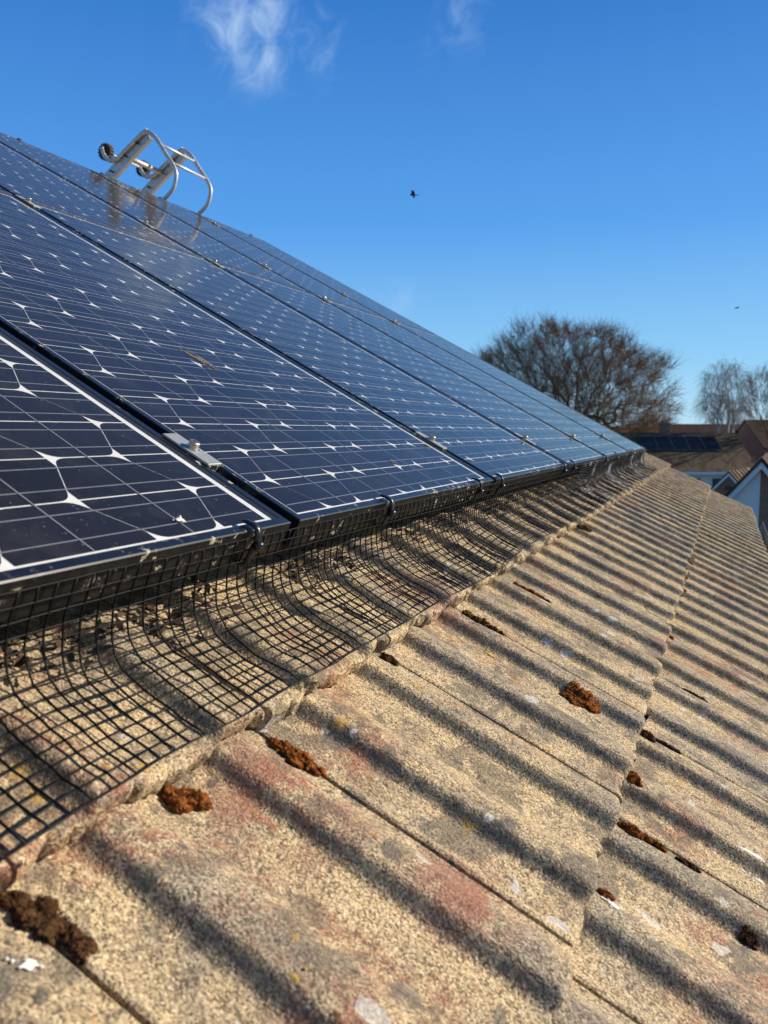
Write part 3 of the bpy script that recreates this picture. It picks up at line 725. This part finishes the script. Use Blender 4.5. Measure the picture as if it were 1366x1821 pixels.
for uu, vv, sz, lab in ((1.137, .785, .030, 'brown grass like dirt smear on the glass of the second lower panel'), (1.241, .427, .012, 'small brown dirt smear low on the second lower panel')):
    splat(uu, vv, sz*.5, sz, M_smear, lab, 'dirt', int(uu*100), 'dirt_smear', .0003, 'dirt smears on the glass', on=PWT-.0011)
LI = 'crusty lichen patches'
splat(.411, .042, .007, .008, M_ylich, 'mustard yellow lichen patch at the bottom centre left', 'lichen', 11, 'lichen_patch', .0008, LI)
splat(1.14, .112, .006, .010, M_ylich, 'yellow lichen patch on a roll below the olive moss', 'lichen', 12, 'lichen_patch', .0006, LI)
# leaf litter under the panel edge
b = MB(); rl = random.Random(5)
for _ in range(6500):
    u = rl.uniform(.1, 4.6); cl_ = noise.noise(Vector((u*6, 3, 1)))
    if rl.random() > .22+1.3*cl_: continue
    v = PV0+rl.gauss(.012, .018); 
    p = Vector((u, v, tile_w(u, v)+rl.uniform(.001, .009))); d = Vector((rl.uniform(-1, 1), rl.uniform(-1, 1), rl.uniform(-.5, .5))).normalized(); e = d.orthogonal().normalized()
    l, w_ = rl.uniform(.003, .011), rl.uniform(.001, .004); n3 = d.cross(e)*.0006
    i0 = len(b.v); b.v += [tuple(p-d*l), tuple(p+e*w_+n3), tuple(p+d*l), tuple(p-e*w_+n3)]; b.f += [(i0, i0+1, i0+3), (i0+1, i0+2, i0+3)]
o = link('leaf_litter', mesh('leaf_litter', b.v, b.f), M_debris); o.matrix_world = MR
tag(o, 'dark leaf litter and dirt caught on the tiles under the panel edge', 'litter', kind='stuff')

# ------------------------------------------------------------------ roof ladder at the ridge
LY, LD = 3.90, .335
hook = [(-3.518,1.698),(-3.500,1.648),(-3.458,1.613),(-3.407,1.615),(-3.375,1.634),(-3.241,1.716),(-3.206,1.735),(-3.165,1.733),(-3.121,1.702),(-3.082,1.651),(-3.044,1.594),(-3.002,1.537),(-2.978,1.482),(-2.987,1.426),(-3.014,1.383),(-3.085,1.335),(-3.13,1.305)]
def smooth_path(P_, n=4):
    P_ = [Vector((p[0], p[1])) for p in P_]; out = []
    for i in range(len(P_)-1):
        p0, p1, p2, p3 = P_[max(i-1, 0)], P_[i], P_[i+1], P_[min(i+2, len(P_)-1)]
        for k in range(n):
            t = k/n; out.append(.5*((2*p1)+(p2-p0)*t+(2*p0-5*p1+4*p2-p3)*t*t+(3*p1-p0-3*p2+p3)*t**3))
    out.append(P_[-1]); return out
hp = smooth_path(hook)
lad = empty('roof_ladder', Matrix.Translation((-3.5, LY, ZC+1.45)))
tag(lad, 'aluminium roof ladder end with two curved hooks and two wheels standing above the panel tops', 'ladder')
LI_ = lad.matrix_world.inverted()
def lpart(name, mb, m_, parent=None, smooth=True):
    o = mb.build(name, m_, smooth=smooth); p_ = parent or lad; o.parent = p_; o.matrix_parent_inverse = LI_ if parent is None else LI_; return o
sd = Vector((.823, .568)); sn = Vector((-.568, .823)); top = Vector((-3.178, 1.740))
def lx(p, y): return (p.x, y, ZC+p.y)
for k, y in enumerate((LY, LY+LD)):
    b = MB(); sgn = -1 if k == 0 else 1
    a0, a1 = top-sd*2.6+sn*.034, top+sn*.034; b0, b1 = top-sd*2.6-sn*.034, top-sn*.034-sd*.01
    # channel section stile: web on the outside, two flanges turned in
    for (p0, p1, q0, q1, ya, yb) in ((b0, b1, a0, a1, y, y+.004), (b0, b1, b0+sn*.004, b1+sn*.004, y+.0042, y+.026), (a0-sn*.004, a1-sn*.004, a0, a1, y+.0042, y+.026)):
        b.quadbox([lx(p0, ya), lx(p1, ya), lx(p1, yb), lx(p0, yb), lx(q0, ya), lx(q1, ya), lx(q1, yb), lx(q0, yb)])
    lpart('stile', b, M_alu, smooth=False)
    b = MB(); b.tube([lx(p, y-.014) for p in hp], .0125, 12, flat=(1.0, .75)); lpart('hook', b, M_alu)
    wc = Vector((-3.515, 1.680))
    b = MB(); pts = []
    nT = 32
    for i in range(nT*2):
        a_ = math.pi*i/nT; r_ = .050 if (i // 2) % 2 == 0 else .0435; pts.append((wc.x+r_*math.cos(a_), wc.y+r_*math.sin(a_)))
    yw = y+.004
    b.poly(pts, .030, Matrix(((1, 0, 0, 0), (0, 0, 1, yw), (0, 1, 0, ZC), (0, 0, 0, 1))))
    wh = lpart('wheel', b, M_rubber, smooth=False)
    b = MB(); b.cyl((wc.x, yw-.003, ZC+wc.y), (wc.x, yw+.033, ZC+wc.y), .030, 24); hb = b.build('wheel_hub', M_hub, smooth=False); hb.parent = wh; hb.matrix_parent_inverse = LI_
    for t in (.09, .20, .33):
        p = top-sd*t-sn*.004*(1); b = MB(); b.cyl(lx(p, y-.0285), lx(p, y-.003), .0055, 10); lpart('bolt', b, M_socket)
wc = Vector((-3.515, 1.680))
b = MB(); b.cyl(lx(wc, LY-.02), lx(wc, LY+LD+.05), .0075, 10); lpart('axle', b, M_alu)
for q in range(9):
    p = top-sd*(.205+.25*q)+sn*.004
    b = MB(); b.cyl(lx(p, LY+.002), lx(p, LY+LD+.02), .0145, 14); lpart('rung', b, M_alu)
for pxz in ((-3.090, 1.660), (-3.012, 1.548)):
    b = MB(); p = Vector(pxz); b.cyl(lx(p, LY-.014), lx(p, LY+LD-.014), .0075, 10); lpart('spreader_rod', b, M_alu)

# ------------------------------------------------------------------ neighbouring houses (street frame: x to the right, d away from the eye, h above ground)
Fh = Vector((-math.sin(YAW), math.cos(YAW), 0))
MS = Matrix(((Rt.x, Fh.x, 0, 0), (Rt.y, Fh.y, 0, 0), (0, 0, 1, 0), (0, 0, 0, 1)))
def _rooft(c1, c2, c3):
    def fn(N, b):
        P = N.pos(); sx = N.n('ShaderNodeSeparateXYZ'); N.l(P, sx.inputs[0])
        cb = N.n('ShaderNodeCombineXYZ'); N.l(N.math('ADD', N.math('MULTIPLY', sx.outputs[0], Rt.x), N.math('MULTIPLY', sx.outputs[1], Rt.y)), cb.inputs[0]); N.l(sx.outputs[2], cb.inputs[1])
        t = N.n('ShaderNodeTexBrick'); N.l(cb.outputs[0], t.inputs['Vector']); t.inputs['Scale'].default_value = 1; t.inputs['Brick Width'].default_value = .26; t.inputs['Row Height'].default_value = .17; t.inputs['Mortar Size'].default_value = .012
        t.inputs['Color1'].default_value = (*c1, 1); t.inputs['Color2'].default_value = (*c2, 1); t.inputs['Mortar'].default_value = (.015, .012, .01, 1)
        c = N.mix(N.rng(N.noise(P, .9, 5, .65), .42, .7), t.outputs['Color'], c3); N.l(c, b.inputs['Base Color'])
    return fn
M_roofA = principled('mottled brown roof', rough=.9, spec=.15, fn=_rooft((.075,.046,.027), (.145,.096,.057), (.12,.09,.053)))
M_roofR = principled('dark red roof', rough=.9, spec=.15, fn=_rooft((.045,.020,.014), (.065,.030,.021), (.04,.027,.02)))
M_render = principled('white render', rough=.85, fn=lambda N, b: N.l(N.mix(N.noise(N.pos(), 1.3, 5), (.66,.66,.64), (.78,.78,.76)), b.inputs['Base Color']))
M_pane = principled('window glass', (.02,.03,.045), .08, spec=.6, fn=lambda N, b: N.l(N.mix(N.noise(N.pos(), .8, 2), (.012,.018,.028), (.06,.09,.13)), b.inputs['Base Color']))
M_pvdark = principled('far panel glass', (.006,.007,.011), .25, spec=.35, fn=lambda N, b: N.l(N.mix(N.noise(N.pos(), 3, 3), (.004,.005,.008), (.012,.013,.019)), b.inputs['Base Color']))
M_pvline = principled('far panel seams', (.10,.10,.11), .5, fn=lambda N, b: N.l(N.mix(N.noise(N.pos(), 3, 3), (.17,.17,.18), (.27,.27,.28)), b.inputs['Base Color']))
def hroot(name, x, d, label, rz=0.):
    o = empty(name, MS @ Matrix.Translation((x, d, 0)) @ Matrix.Rotation(R(rz), 4, 'Z')); tag(o, label, 'house'); return o
def prism(mb, prof_, a0, a1, axis):      # profile (across, h) swept along the other axis
    n = len(prof_); b0 = len(mb.v)
    for a in (a0, a1):
        for c, h in prof_: mb.v.append((a, c, h) if axis == 'x' else (c, a, h))
    mb.f.append(tuple(range(b0, b0+n))); mb.f.append(tuple(range(b0+2*n-1, b0+n-1, -1)))
    for i in range(n): mb.f.append((b0+i, b0+n+i, b0+n+(i+1) % n, b0+(i+1) % n))
def slope(mb, x0, x1, d0, h0, d1, h1, th=.09):      # roof slab, ridge along x
    mb.quadbox([(x0, d0, h0), (x1, d0, h0), (x1, d1, h1), (x0, d1, h1), (x0, d0, h0+th), (x1, d0, h0+th), (x1, d1, h1+th), (x0, d1, h1+th)])
# A: long roof with a black solar array
A = hroot('neighbour_house', 22, 60, 'neighbour house with mottled brown roof carrying a black solar array and a brick chimney')
m = MB(); prism(m, [(-3.55, 0), (3.55, 0), (3.55, 3.45), (0, 5.9), (-3.55, 3.45)], -6.8, 4.3, 'x'); m.build('wall', M_render, A)
m = MB(); slope(m, -7, 4.5, -4.0, 3.30, 0, 6.02); m.build('roof', M_roofA, A)
m = MB(); slope(m, -7, 4.5, 4.0, 3.30, .004, 6.02); m.build('rear_roof', M_roofA, A)
m = MB(); m.box(-7, 4.5, -4.06, -3.98, 3.14, 3.36); m.build('gutter_board', M_white, A)
for x0, x1 in ((-5.5, -3.6), (-1.6, .6), (1.3, 3.3)):
    m = MB(); m.box(x0, x1, -3.60, -3.54, 1.6, 2.95); w_ = m.build('window', M_white, A)
    n_ = 3
    for i in range(n_):
        ww = (x1-x0-.1)/n_; m = MB(); m.box(x0+.08+i*ww, x0+.02+(i+1)*ww, -3.625, -3.602, 1.68, 2.87); p_ = m.build('pane', M_pane); p_.parent = w_
m = MB(); m.box(-1.05, -.45, .15, .65, 5.4, 6.75); ch = m.build('chimney', M_brick, A)
m = MB(); m.box(-1.10, -.40, .10, .70, 6.752, 6.83); c_ = m.build('chimney_cap', M_brick); c_.parent = ch
for q in (-.9, -.6):
    m = MB(); m.tube([(q, .4, 6.832), (q, .4, 7.05)], [.1, .08], 10); c_ = m.build('chimney_pot', M_brick); c_.parent = ch
ae = empty('tv_aerial', MS @ Matrix.Translation((21.3, 60.4, 6.75))); tag(ae, 'thin pale television aerial on a mast above the brick chimney', 'aerial')
m = MB(); m.tube([(0, 0, 0), (0, 0, 2.0)], .022, 6); m.build('mast', M_alu, ae)
m = MB(); m.tube([(-1.1, -.1, 1.85), (.5, .1, 1.85)], .018, 6); m.build('boom', M_alu, ae)
for q in range(9):
    m = MB(); x = -1.0+q*.17; m.tube([(x, -.35, 1.87), (x, .25, 1.87)], .013, 5); m.build('element', M_white, ae)
m = MB()
for q in (1.7, 1.8, 1.9, 2.0): m.tube([(.46, -.3, q), (.46, .3, q)], .012, 5)
m.tube([(.47, 0, 1.68), (.47, 0, 2.02)], .014, 5); m.build('reflector', M_white, ae)
an = math.atan2(2.72, 4.0)
for i in range(5):
    x0 = 18.95+i*1.145
    M = MS @ Matrix.Translation((x0, 60-4*.5, 3.30+2.72*.5+.17)) @ Matrix.Rotation(an, 4, 'X')
    o = empty('roof_solar_panel', M); tag(o, 'black solar panel on the neighbour roof, %s of five from the left' % ['first', 'second', 'third', 'fourth', 'last'][i], 'solar panel', 'solar panels on the neighbour roof')
    m = MB(); m.box(0, 1.125, 0, 1.72, 0, .035); m.build('frame', M_pvline, o)
    for q in range(2):
        m = MB(); m.box(.012, 1.113, .012+q*.855, .853+q*.855, .0352, .039); m.build('pane', M_pvdark, o)
# B: white gable on the right
B = hroot('gable_house', 14.28, 30, 'white rendered gable with black edged white bargeboards at the right edge', -27)
m = MB(); prism(m, [(-1.62, 0), (-.02, 0), (-.02, 5.02), (-1.62, 3.10)], 0, .2, 'y'); m.build('rendered_wall', M_render, B)
m = MB(); prism(m, [(-.018, 0), (3.2, 0), (1.62, 3.10), (-.018, 5.02)], .002, .2, 'y'); m.build('brick_wall', M_brick, B)
m = MB(); m.box(-1.62, 1.62, .205, 7.0, 0, 3.05); m.build('side_wall', M_brick, B)
sl_ = 1.92/1.6
for s in (-1, 1):
    m = MB()
    pts = [(0, 5.06), (s*1.95, 5.06-1.95*sl_), (s*1.95, 5.24-1.95*sl_), (0, 5.24)]
    prism(m, pts if s > 0 else pts[::-1], -.26, 7.1, 'y'); m.build('roof_slope', M_black if s < 0 else M_roofR, B)
    m = MB(); pts = [(s*.002, 4.80), (s*1.90, 4.80-1.90*sl_), (s*1.90, 5.052-1.90*sl_), (s*.002, 5.052)]
    prism(m, pts if s > 0 else pts[::-1], -.22, -.16, 'y'); m.build('bargeboard', M_white, B)
# C: small brick porch gable
C_ = hroot('porch_gable', 19.6, 45, 'small red brick gable with pale bargeboards in front of the solar roofed house', -36)
m = MB(); prism(m, [(-.95, 0), (.95, 0), (.95, 2.75), (0, 3.78), (-.95, 2.75)], 0, .25, 'y'); m.build('gable_wall', M_brick, C_)
m = MB(); m.box(-.95, .95, .252, 5, 0, 2.7); m.build('side_wall', M_brick, C_)
for s in (-1, 1):
    m = MB(); pts = [(0, 3.86), (s*1.15, 3.86-1.15*1.08), (s*1.15, 3.98-1.15*1.08), (0, 3.98)]; prism(m, pts if s > 0 else pts[::-1], -.12, 5.2, 'y'); m.build('roof_slope', M_roofA, C_)
    m = MB(); pts = [(s*.002, 3.68), (s*1.12, 3.68-1.12*1.08), (s*1.12, 3.855-1.12*1.08), (s*.002, 3.855)]; prism(m, pts if s > 0 else pts[::-1], -.11, -.06, 'y'); m.build('bargeboard', M_white, C_)
    for q in range(5):
        if s < 0: continue
        m = MB(); y_ = .3+q*.9; m.tube([(.0, y_, 4.0), (1.15, y_, 4.0-1.15*1.08)], .05, 6); m.build('roof_roll', M_roofA, C_)
m = MB(); m.box(-.15, .15, -.16, -.02, 2.9, 3.1); m.build('lamp', M_black, C_)
# D, E and more roofs behind
def far_house(name, x0, x1, d, heave, hridge, run, label, mroof=M_roofR):
    o = hroot(name, (x0+x1)/2, d, label); w = (x1-x0)/2
    m = MB(); prism(m, [(-run+.4, 0), (run-.4, 0), (run-.4, heave), (0, hridge-.15), (-run+.4, heave)], -w+.2, w-.2, 'x'); m.build('wall', M_brick, o)
    for s in (-1, 1):
        m = MB(); slope(m, -w, w, s*run, heave-.1, s*.003, hridge); m.build('roof', mroof, o)
    for q in (-.5, .5):
        m = MB(); m.box(q*w-.7, q*w+.7, -run+.36, -run+.42, heave-1.6, heave-.35); wi = m.build('window', M_white, o)
        m = MB(); m.box(q*w-.62, q*w+.62, -run+.33, -run+.355, heave-1.52, heave-.43); p_ = m.build('pane', M_pane); p_.parent = wi
    return o
far_house('far_house', 31.5, 41.5, 92, 4.4, 6.95, 4.2, 'distant house with low dark red roof behind the solar roofed house')
far_house('far_house', 37.0, 52, 82, 4.6, 7.3, 4.6, 'distant house with dark red roof at the right edge behind the birch')
far_house('far_house', 22.5, 29.5, 84, 4.2, 6.6, 4.0, 'distant dark roofed house half hidden behind the oak', M_roofA)

# ------------------------------------------------------------------ trees
M_bark = principled('oak bark', rough=.95, spec=.1, fn=lambda N, b: N.l(N.mix(N.noise(N.pos(), 3, 4), (.06,.044,.031), (.15,.115,.08)), b.inputs['Base Color']))
M_twig = principled('brown twigs', rough=.95, spec=.1, fn=lambda N, b: N.l(N.mix(N.noise(N.pos(), 1.2, 4), (.17,.105,.058), (.30,.20,.12)), b.inputs['Base Color']))
M_birch = principled('birch bark', rough=.9, spec=.1, fn=lambda N, b: N.l(N.mix(N.rng(N.noise(N.pos(), 4, 4), .4, .65), (.62,.58,.52), (.20,.17,.14)), b.inputs['Base Color']))
M_btwig = principled('birch twigs', rough=.95, spec=.1, fn=lambda N, b: N.l(N.mix(N.noise(N.pos(), 1.5, 4), (.24,.19,.165), (.38,.33,.29)), b.inputs['Base Color']))
M_leaf = principled('withered leaves', rough=.9, spec=.1, fn=lambda N, b: N.l(N.mix(N.noise(N.pos(), 5, 3), (.08,.032,.016), (.19,.085,.04)), b.inputs['Base Color']))
from mathutils import kdtree
def tree(name, base, c, r, npts, label, seed, mb_, mt_, r0, fork, tw=.008, droop=0., leaves=None, stems=((0, 0),), nlimb=9, twl=.55, ntw=4, skew=0.):
    rr_ = random.Random(seed); o = empty(name, Matrix.Translation(base)); tag(o, label, 'tree', 'bare winter trees')
    c, r = Vector(c), Vector(r); nodes, par = [], []
    def add(p, k): nodes.append(Vector(p)); par.append(k); return len(nodes)-1
    heads = []
    for sx, sy in stems:
        k = add((sx*.3, sy*.3, 0), -1)
        for q in range(1, 7):
            t = q/6; k = add((sx*(.3+.7*t)+rr_.gauss(0, .03)*fork*.3, sy*(.3+.7*t)+rr_.gauss(0, .03)*fork*.3, fork*t), k)
        heads.append(k)
    for h in heads:                    # main limbs, gently bent
        for q in range(nlimb):
            a_ = 6.283*(q+rr_.uniform(-.3, .3))/nlimb; e = rr_.uniform(-.25, 1.3) if q else 1.5
            tgt = c+Vector((math.cos(a_)*math.cos(e)*r.x, math.sin(a_)*math.cos(e)*r.y, math.sin(e)*r.z))*.62
            k = h if rr_.random() < .6 else h-1; p0 = nodes[k]; n = 6; bend = Vector((rr_.gauss(0, .3), rr_.gauss(0, .3), rr_.uniform(-.1, .5)))*r.x*.18
            for i in range(1, n+1):
                t = i/n; k = add(p0.lerp(tgt, t)+bend*math.sin(math.pi*t)+Vector((rr_.gauss(0, .05), rr_.gauss(0, .05), rr_.gauss(0, .05)))*r.x*.3, k)
    pts = []
    while len(pts) < npts:
        q = Vector((rr_.uniform(-1, 1), rr_.uniform(-1, 1), rr_.uniform(-1, 1)))
        l = q.length
        edge = 1+.26*noise.noise(q.normalized()*2.3+Vector((seed, 0, 0)))+.16*noise.noise(q.normalized()*6+Vector((0, seed, 0))) if l > 0 else 1
        if l > edge or rr_.random() > .25+.75*l: continue
        if q.z < -.35 and math.hypot(q.x, q.y) < .35: continue
        pts.append(c+Vector((q.x*r.x, q.y*r.y, q.z*r.z-skew*q.x*r.x)))
    trk = Vector((0, 0, fork)); pts.sort(key=lambda p: (p-trk).length)
    kd = None
    for i, p in enumerate(pts):
        if i % 60 == 0:
            kd = kdtree.KDTree(len(nodes))
            for j, n in enumerate(nodes):
                if n.z > fork*.55: kd.insert(n, j)
            kd.balance()
        inward = p+(trk-p).normalized()*.35
        co, j, d = kd.find(inward)
        m1 = co.lerp(p, .5)+Vector((rr_.gauss(0, .1), rr_.gauss(0, .1), rr_.gauss(0, .1)+.03))*d
        add(p, add(m1, j))
    cnt = [0]*len(nodes)
    has = [False]*len(nodes)
    for k in par:
        if k >= 0: has[k] = True
    for i in range(len(nodes)-1, -1, -1):
        if not has[i]: cnt[i] += 1
        if par[i] >= 0: cnt[par[i]] += cnt[i]
    tot = max(cnt)
    rad = [max(tw, r0*(n/tot)**.62) for n in cnt]
    T, W, tips = MB(), MB(), []
    for i, k in enumerate(par):
        if k < 0: continue
        big_ = rad[i] > tw*3
        (T if big_ else W).tube([nodes[k], nodes[i]], [min(rad[k], rad[i]*1.5), rad[i]], 7 if rad[i] > .08 else (4 if big_ else 3), cap=False)
    for i in range(len(nodes)):
        if rad[i] > tw*2.5: continue
        tips.append(nodes[i])
        out = (nodes[i]-trk).normalized()
        for _ in range(ntw):
            d = (out*.55+Vector((rr_.gauss(0, .5), rr_.gauss(0, .5), rr_.gauss(.15, .5)-droop*1.2))).normalized(); L = twl*rr_.uniform(.5, 1.2)
            m1 = nodes[i]+d*L*.5+Vector((0, 0, .02-droop*.08*L)); e = nodes[i]+d*L+Vector((rr_.gauss(0, .06), rr_.gauss(0, .06), .05-droop*.45*L))
            W.tube([nodes[i], m1, e], [tw*.8, tw*.65, tw*.35], 3, cap=False)
    T.build('trunk', mb_, o, smooth=True); W.build('crown', mt_, o)
    if leaves:
        b = MB()
        for t in tips:
            if rr_.random() > leaves(t): continue
            for _ in range(8):
                p = t+Vector((rr_.gauss(0, .16), rr_.gauss(0, .16), rr_.gauss(0, .16))); d = Vector((rr_.uniform(-1, 1), rr_.uniform(-1, 1), rr_.uniform(-1, 1))).normalized(); e = d.orthogonal().normalized()
                i0 = len(b.v); b.v += [tuple(p-d*.085), tuple(p+e*.05), tuple(p+d*.085), tuple(p-e*.05)]; b.f.append((i0, i0+1, i0+2, i0+3))
        if b.v: tag(b.build('leaves', M_leaf, o), kind='stuff')
    return o
def gp(x, d): p = MS @ Vector((x, d, 0)); return (p.x, p.y, 0)
def oakleaf(t): return .8*max(0, 1-((t.z-15.6)/1.6)**2)*max(0, 1-abs(t.x+1.7)/2.0)+(.30 if t.x > 2.0 and t.z > 12.2 else .02)
tree('oak_tree', gp(17.3, 72), (-.2, 0, 9.3), (9.0, 7.5, 6.4), 3900, 'large spreading bare oak with a few rusty leaves rising behind the panels', 11, M_bark, M_twig, .80, 5.6, .0105, leaves=oakleaf, nlimb=10, twl=1.15, ntw=6, skew=.14)
tree('birch_tree', gp(26.4, 62), (0, 0, 9.2), (2.0, 2.0, 2.7), 320, 'pale birch with several white stems and drooping twigs beyond the solar roof', 5, M_birch, M_btwig, 0.105, 7.2, .006, droop=.9, stems=((-.5, 0), (.35, .3), (.8, -.2)), nlimb=3, twl=1.0, ntw=5)
tree('ash_tree', gp(29.2, 60), (.2, 0, 8.6), (2.5, 2.4, 2.9), 520, 'dark bare tree at the right edge beside the birch', 8, M_bark, M_twig, .22, 5.4, .0075, nlimb=7, twl=.6, ntw=4)
for i, (x, d, h_, lab) in enumerate(((37.5, 112, 9.5, 'small hazy bare tree far behind the rooftops left of the birch'), (44.5, 104, 11.5, 'far bare tree behind the right hand red roof'))):
    tree('distant_tree', gp(x, d), (0, 0, h_*.68), (2.6, 2.6, h_*.32), 420, lab, 20+i, M_bark, M_twig, .16, h_*.42, .013, nlimb=6, twl=.6, ntw=3)
M_hedge = principled('hedge leaves', rough=.9, spec=.15, fn=lambda N, b: N.l(N.mix(N.noise(N.pos(), 2.2, 4), (.022,.034,.012), (.11,.10,.035)), b.inputs['Base Color']))
def shrub(x, d, w, h_, label, seed):
    rr_ = random.Random(seed); o = empty('garden_shrub', Matrix.Translation(gp(x, d))); tag(o, label, 'shrub', 'garden shrubs')
    b = MB(); L = MB()
    for k in range(9):
        a_ = rr_.uniform(0, 6.28); e_ = Vector((math.cos(a_)*w*.5, math.sin(a_)*w*.5, h_*rr_.uniform(.6, .95))); b.tube([(0, 0, 0), tuple(e_*.5+Vector((0, 0, .2))), tuple(e_)], [.04, .03, .012], 4)
    for _ in range(1500):
        q = Vector((rr_.gauss(0, .42), rr_.gauss(0, .42), rr_.gauss(0, .42)))
        if q.length > 1: continue
        q = q.normalized()*q.length**.5; p = Vector((q.x*w*.55, q.y*w*.55, h_*.55+q.z*h_*.45)); dd = Vector((rr_.uniform(-1, 1), rr_.uniform(-1, 1), rr_.uniform(-1, 1))).normalized(); e = dd.orthogonal().normalized()
        i0 = len(L.v); L.v += [tuple(p-dd*.09), tuple(p+e*.05), tuple(p+dd*.09), tuple(p-e*.05)]; L.f.append((i0, i0+1, i0+2, i0+3))
    b.build('stems', M_bark, o); tag(L.build('foliage', M_hedge, o), kind='stuff')
shrub(27.3, 57.5, 3.0, 4.6, 'dark leafy shrub beside the verge of the solar roofed house', 1)
shrub(29.2, 55, 3.2, 4.2, 'yellowish shrub at the right edge behind the white gable', 2)
shrub(15.4, 38, 2.4, 3.2, 'low dark shrub behind the peak of the white gable', 3)

# ------------------------------------------------------------------ birds
M_bird = principled('dark plumage', (.02,.02,.022), .8, fn=lambda N, b: N.l(N.mix(N.noise(N.pos(), 20, 3), (.012,.012,.014), (.05,.048,.045)), b.inputs['Base Color']))
def bird(p, rz, s, flap, label):
    o = empty('flying_bird', Matrix.Translation(p) @ Matrix.Rotation(rz, 4, 'Z') @ Matrix.Scale(s, 4)); tag(o, label, 'bird', 'birds in the sky')
    b = MB(); b.tube([(-.19, 0, 0), (-.14, 0, .006), (-.07, 0, .01), (.0, 0, .01), (.07, 0, .018), (.105, 0, .028), (.13, 0, .026), (.155, 0, .02)], [.004, .018, .032, .042, .036, .026, .018, .003], 8, flat=(1.05, .9))
    b.v += [(-.12, -.012, .004), (-.27, -.045, 0), (-.28, .045, 0), (-.12, .012, .004), (-.12, 0, .014)]; i0 = len(b.v)-5; b.f += [(i0, i0+1, i0+2, i0+3), (i0, i0+4, i0+1), (i0+3, i0+2, i0+4), (i0+1, i0+4, i0+2)]
    b.build('body', M_bird, o, smooth=True)
    for sg in (-1, 1):
        w = MB(); f1, f2 = flap
        st = [(0, .03, .015, .075, -.06), (.4, .17, .015+f1*.14, .085, -.055), (.75, .30, .015+f1*.14+f2*.13, .05, -.06), (1, .43, .015+f1*.14+f2*.26, .0, -.055)]
        for _, y, z, xf, xb in st: w.v += [(xf, sg*y, z+.004), (xb, sg*y, z), (xf*.5, sg*y, z+.012), ]
        for i in range(3):
            a = i*3; w.f += [(a, a+3, a+5, a+2), (a+2, a+5, a+4, a+1), (a+1, a+4, a+3, a)]
        w.build('wing', M_bird, o)
p = Vector((0, 0, ZC))
bird(Vector((-11.26, 28.97, 8.89+ZC)), R(200), .9, (.9, -.5), 'small dark bird in flight in the middle of the blue sky')
bird(Vector((.34, 66.8, 9.27+ZC)), R(20), .9, (.5, -.3), 'tiny distant bird above the birch near the right edge')
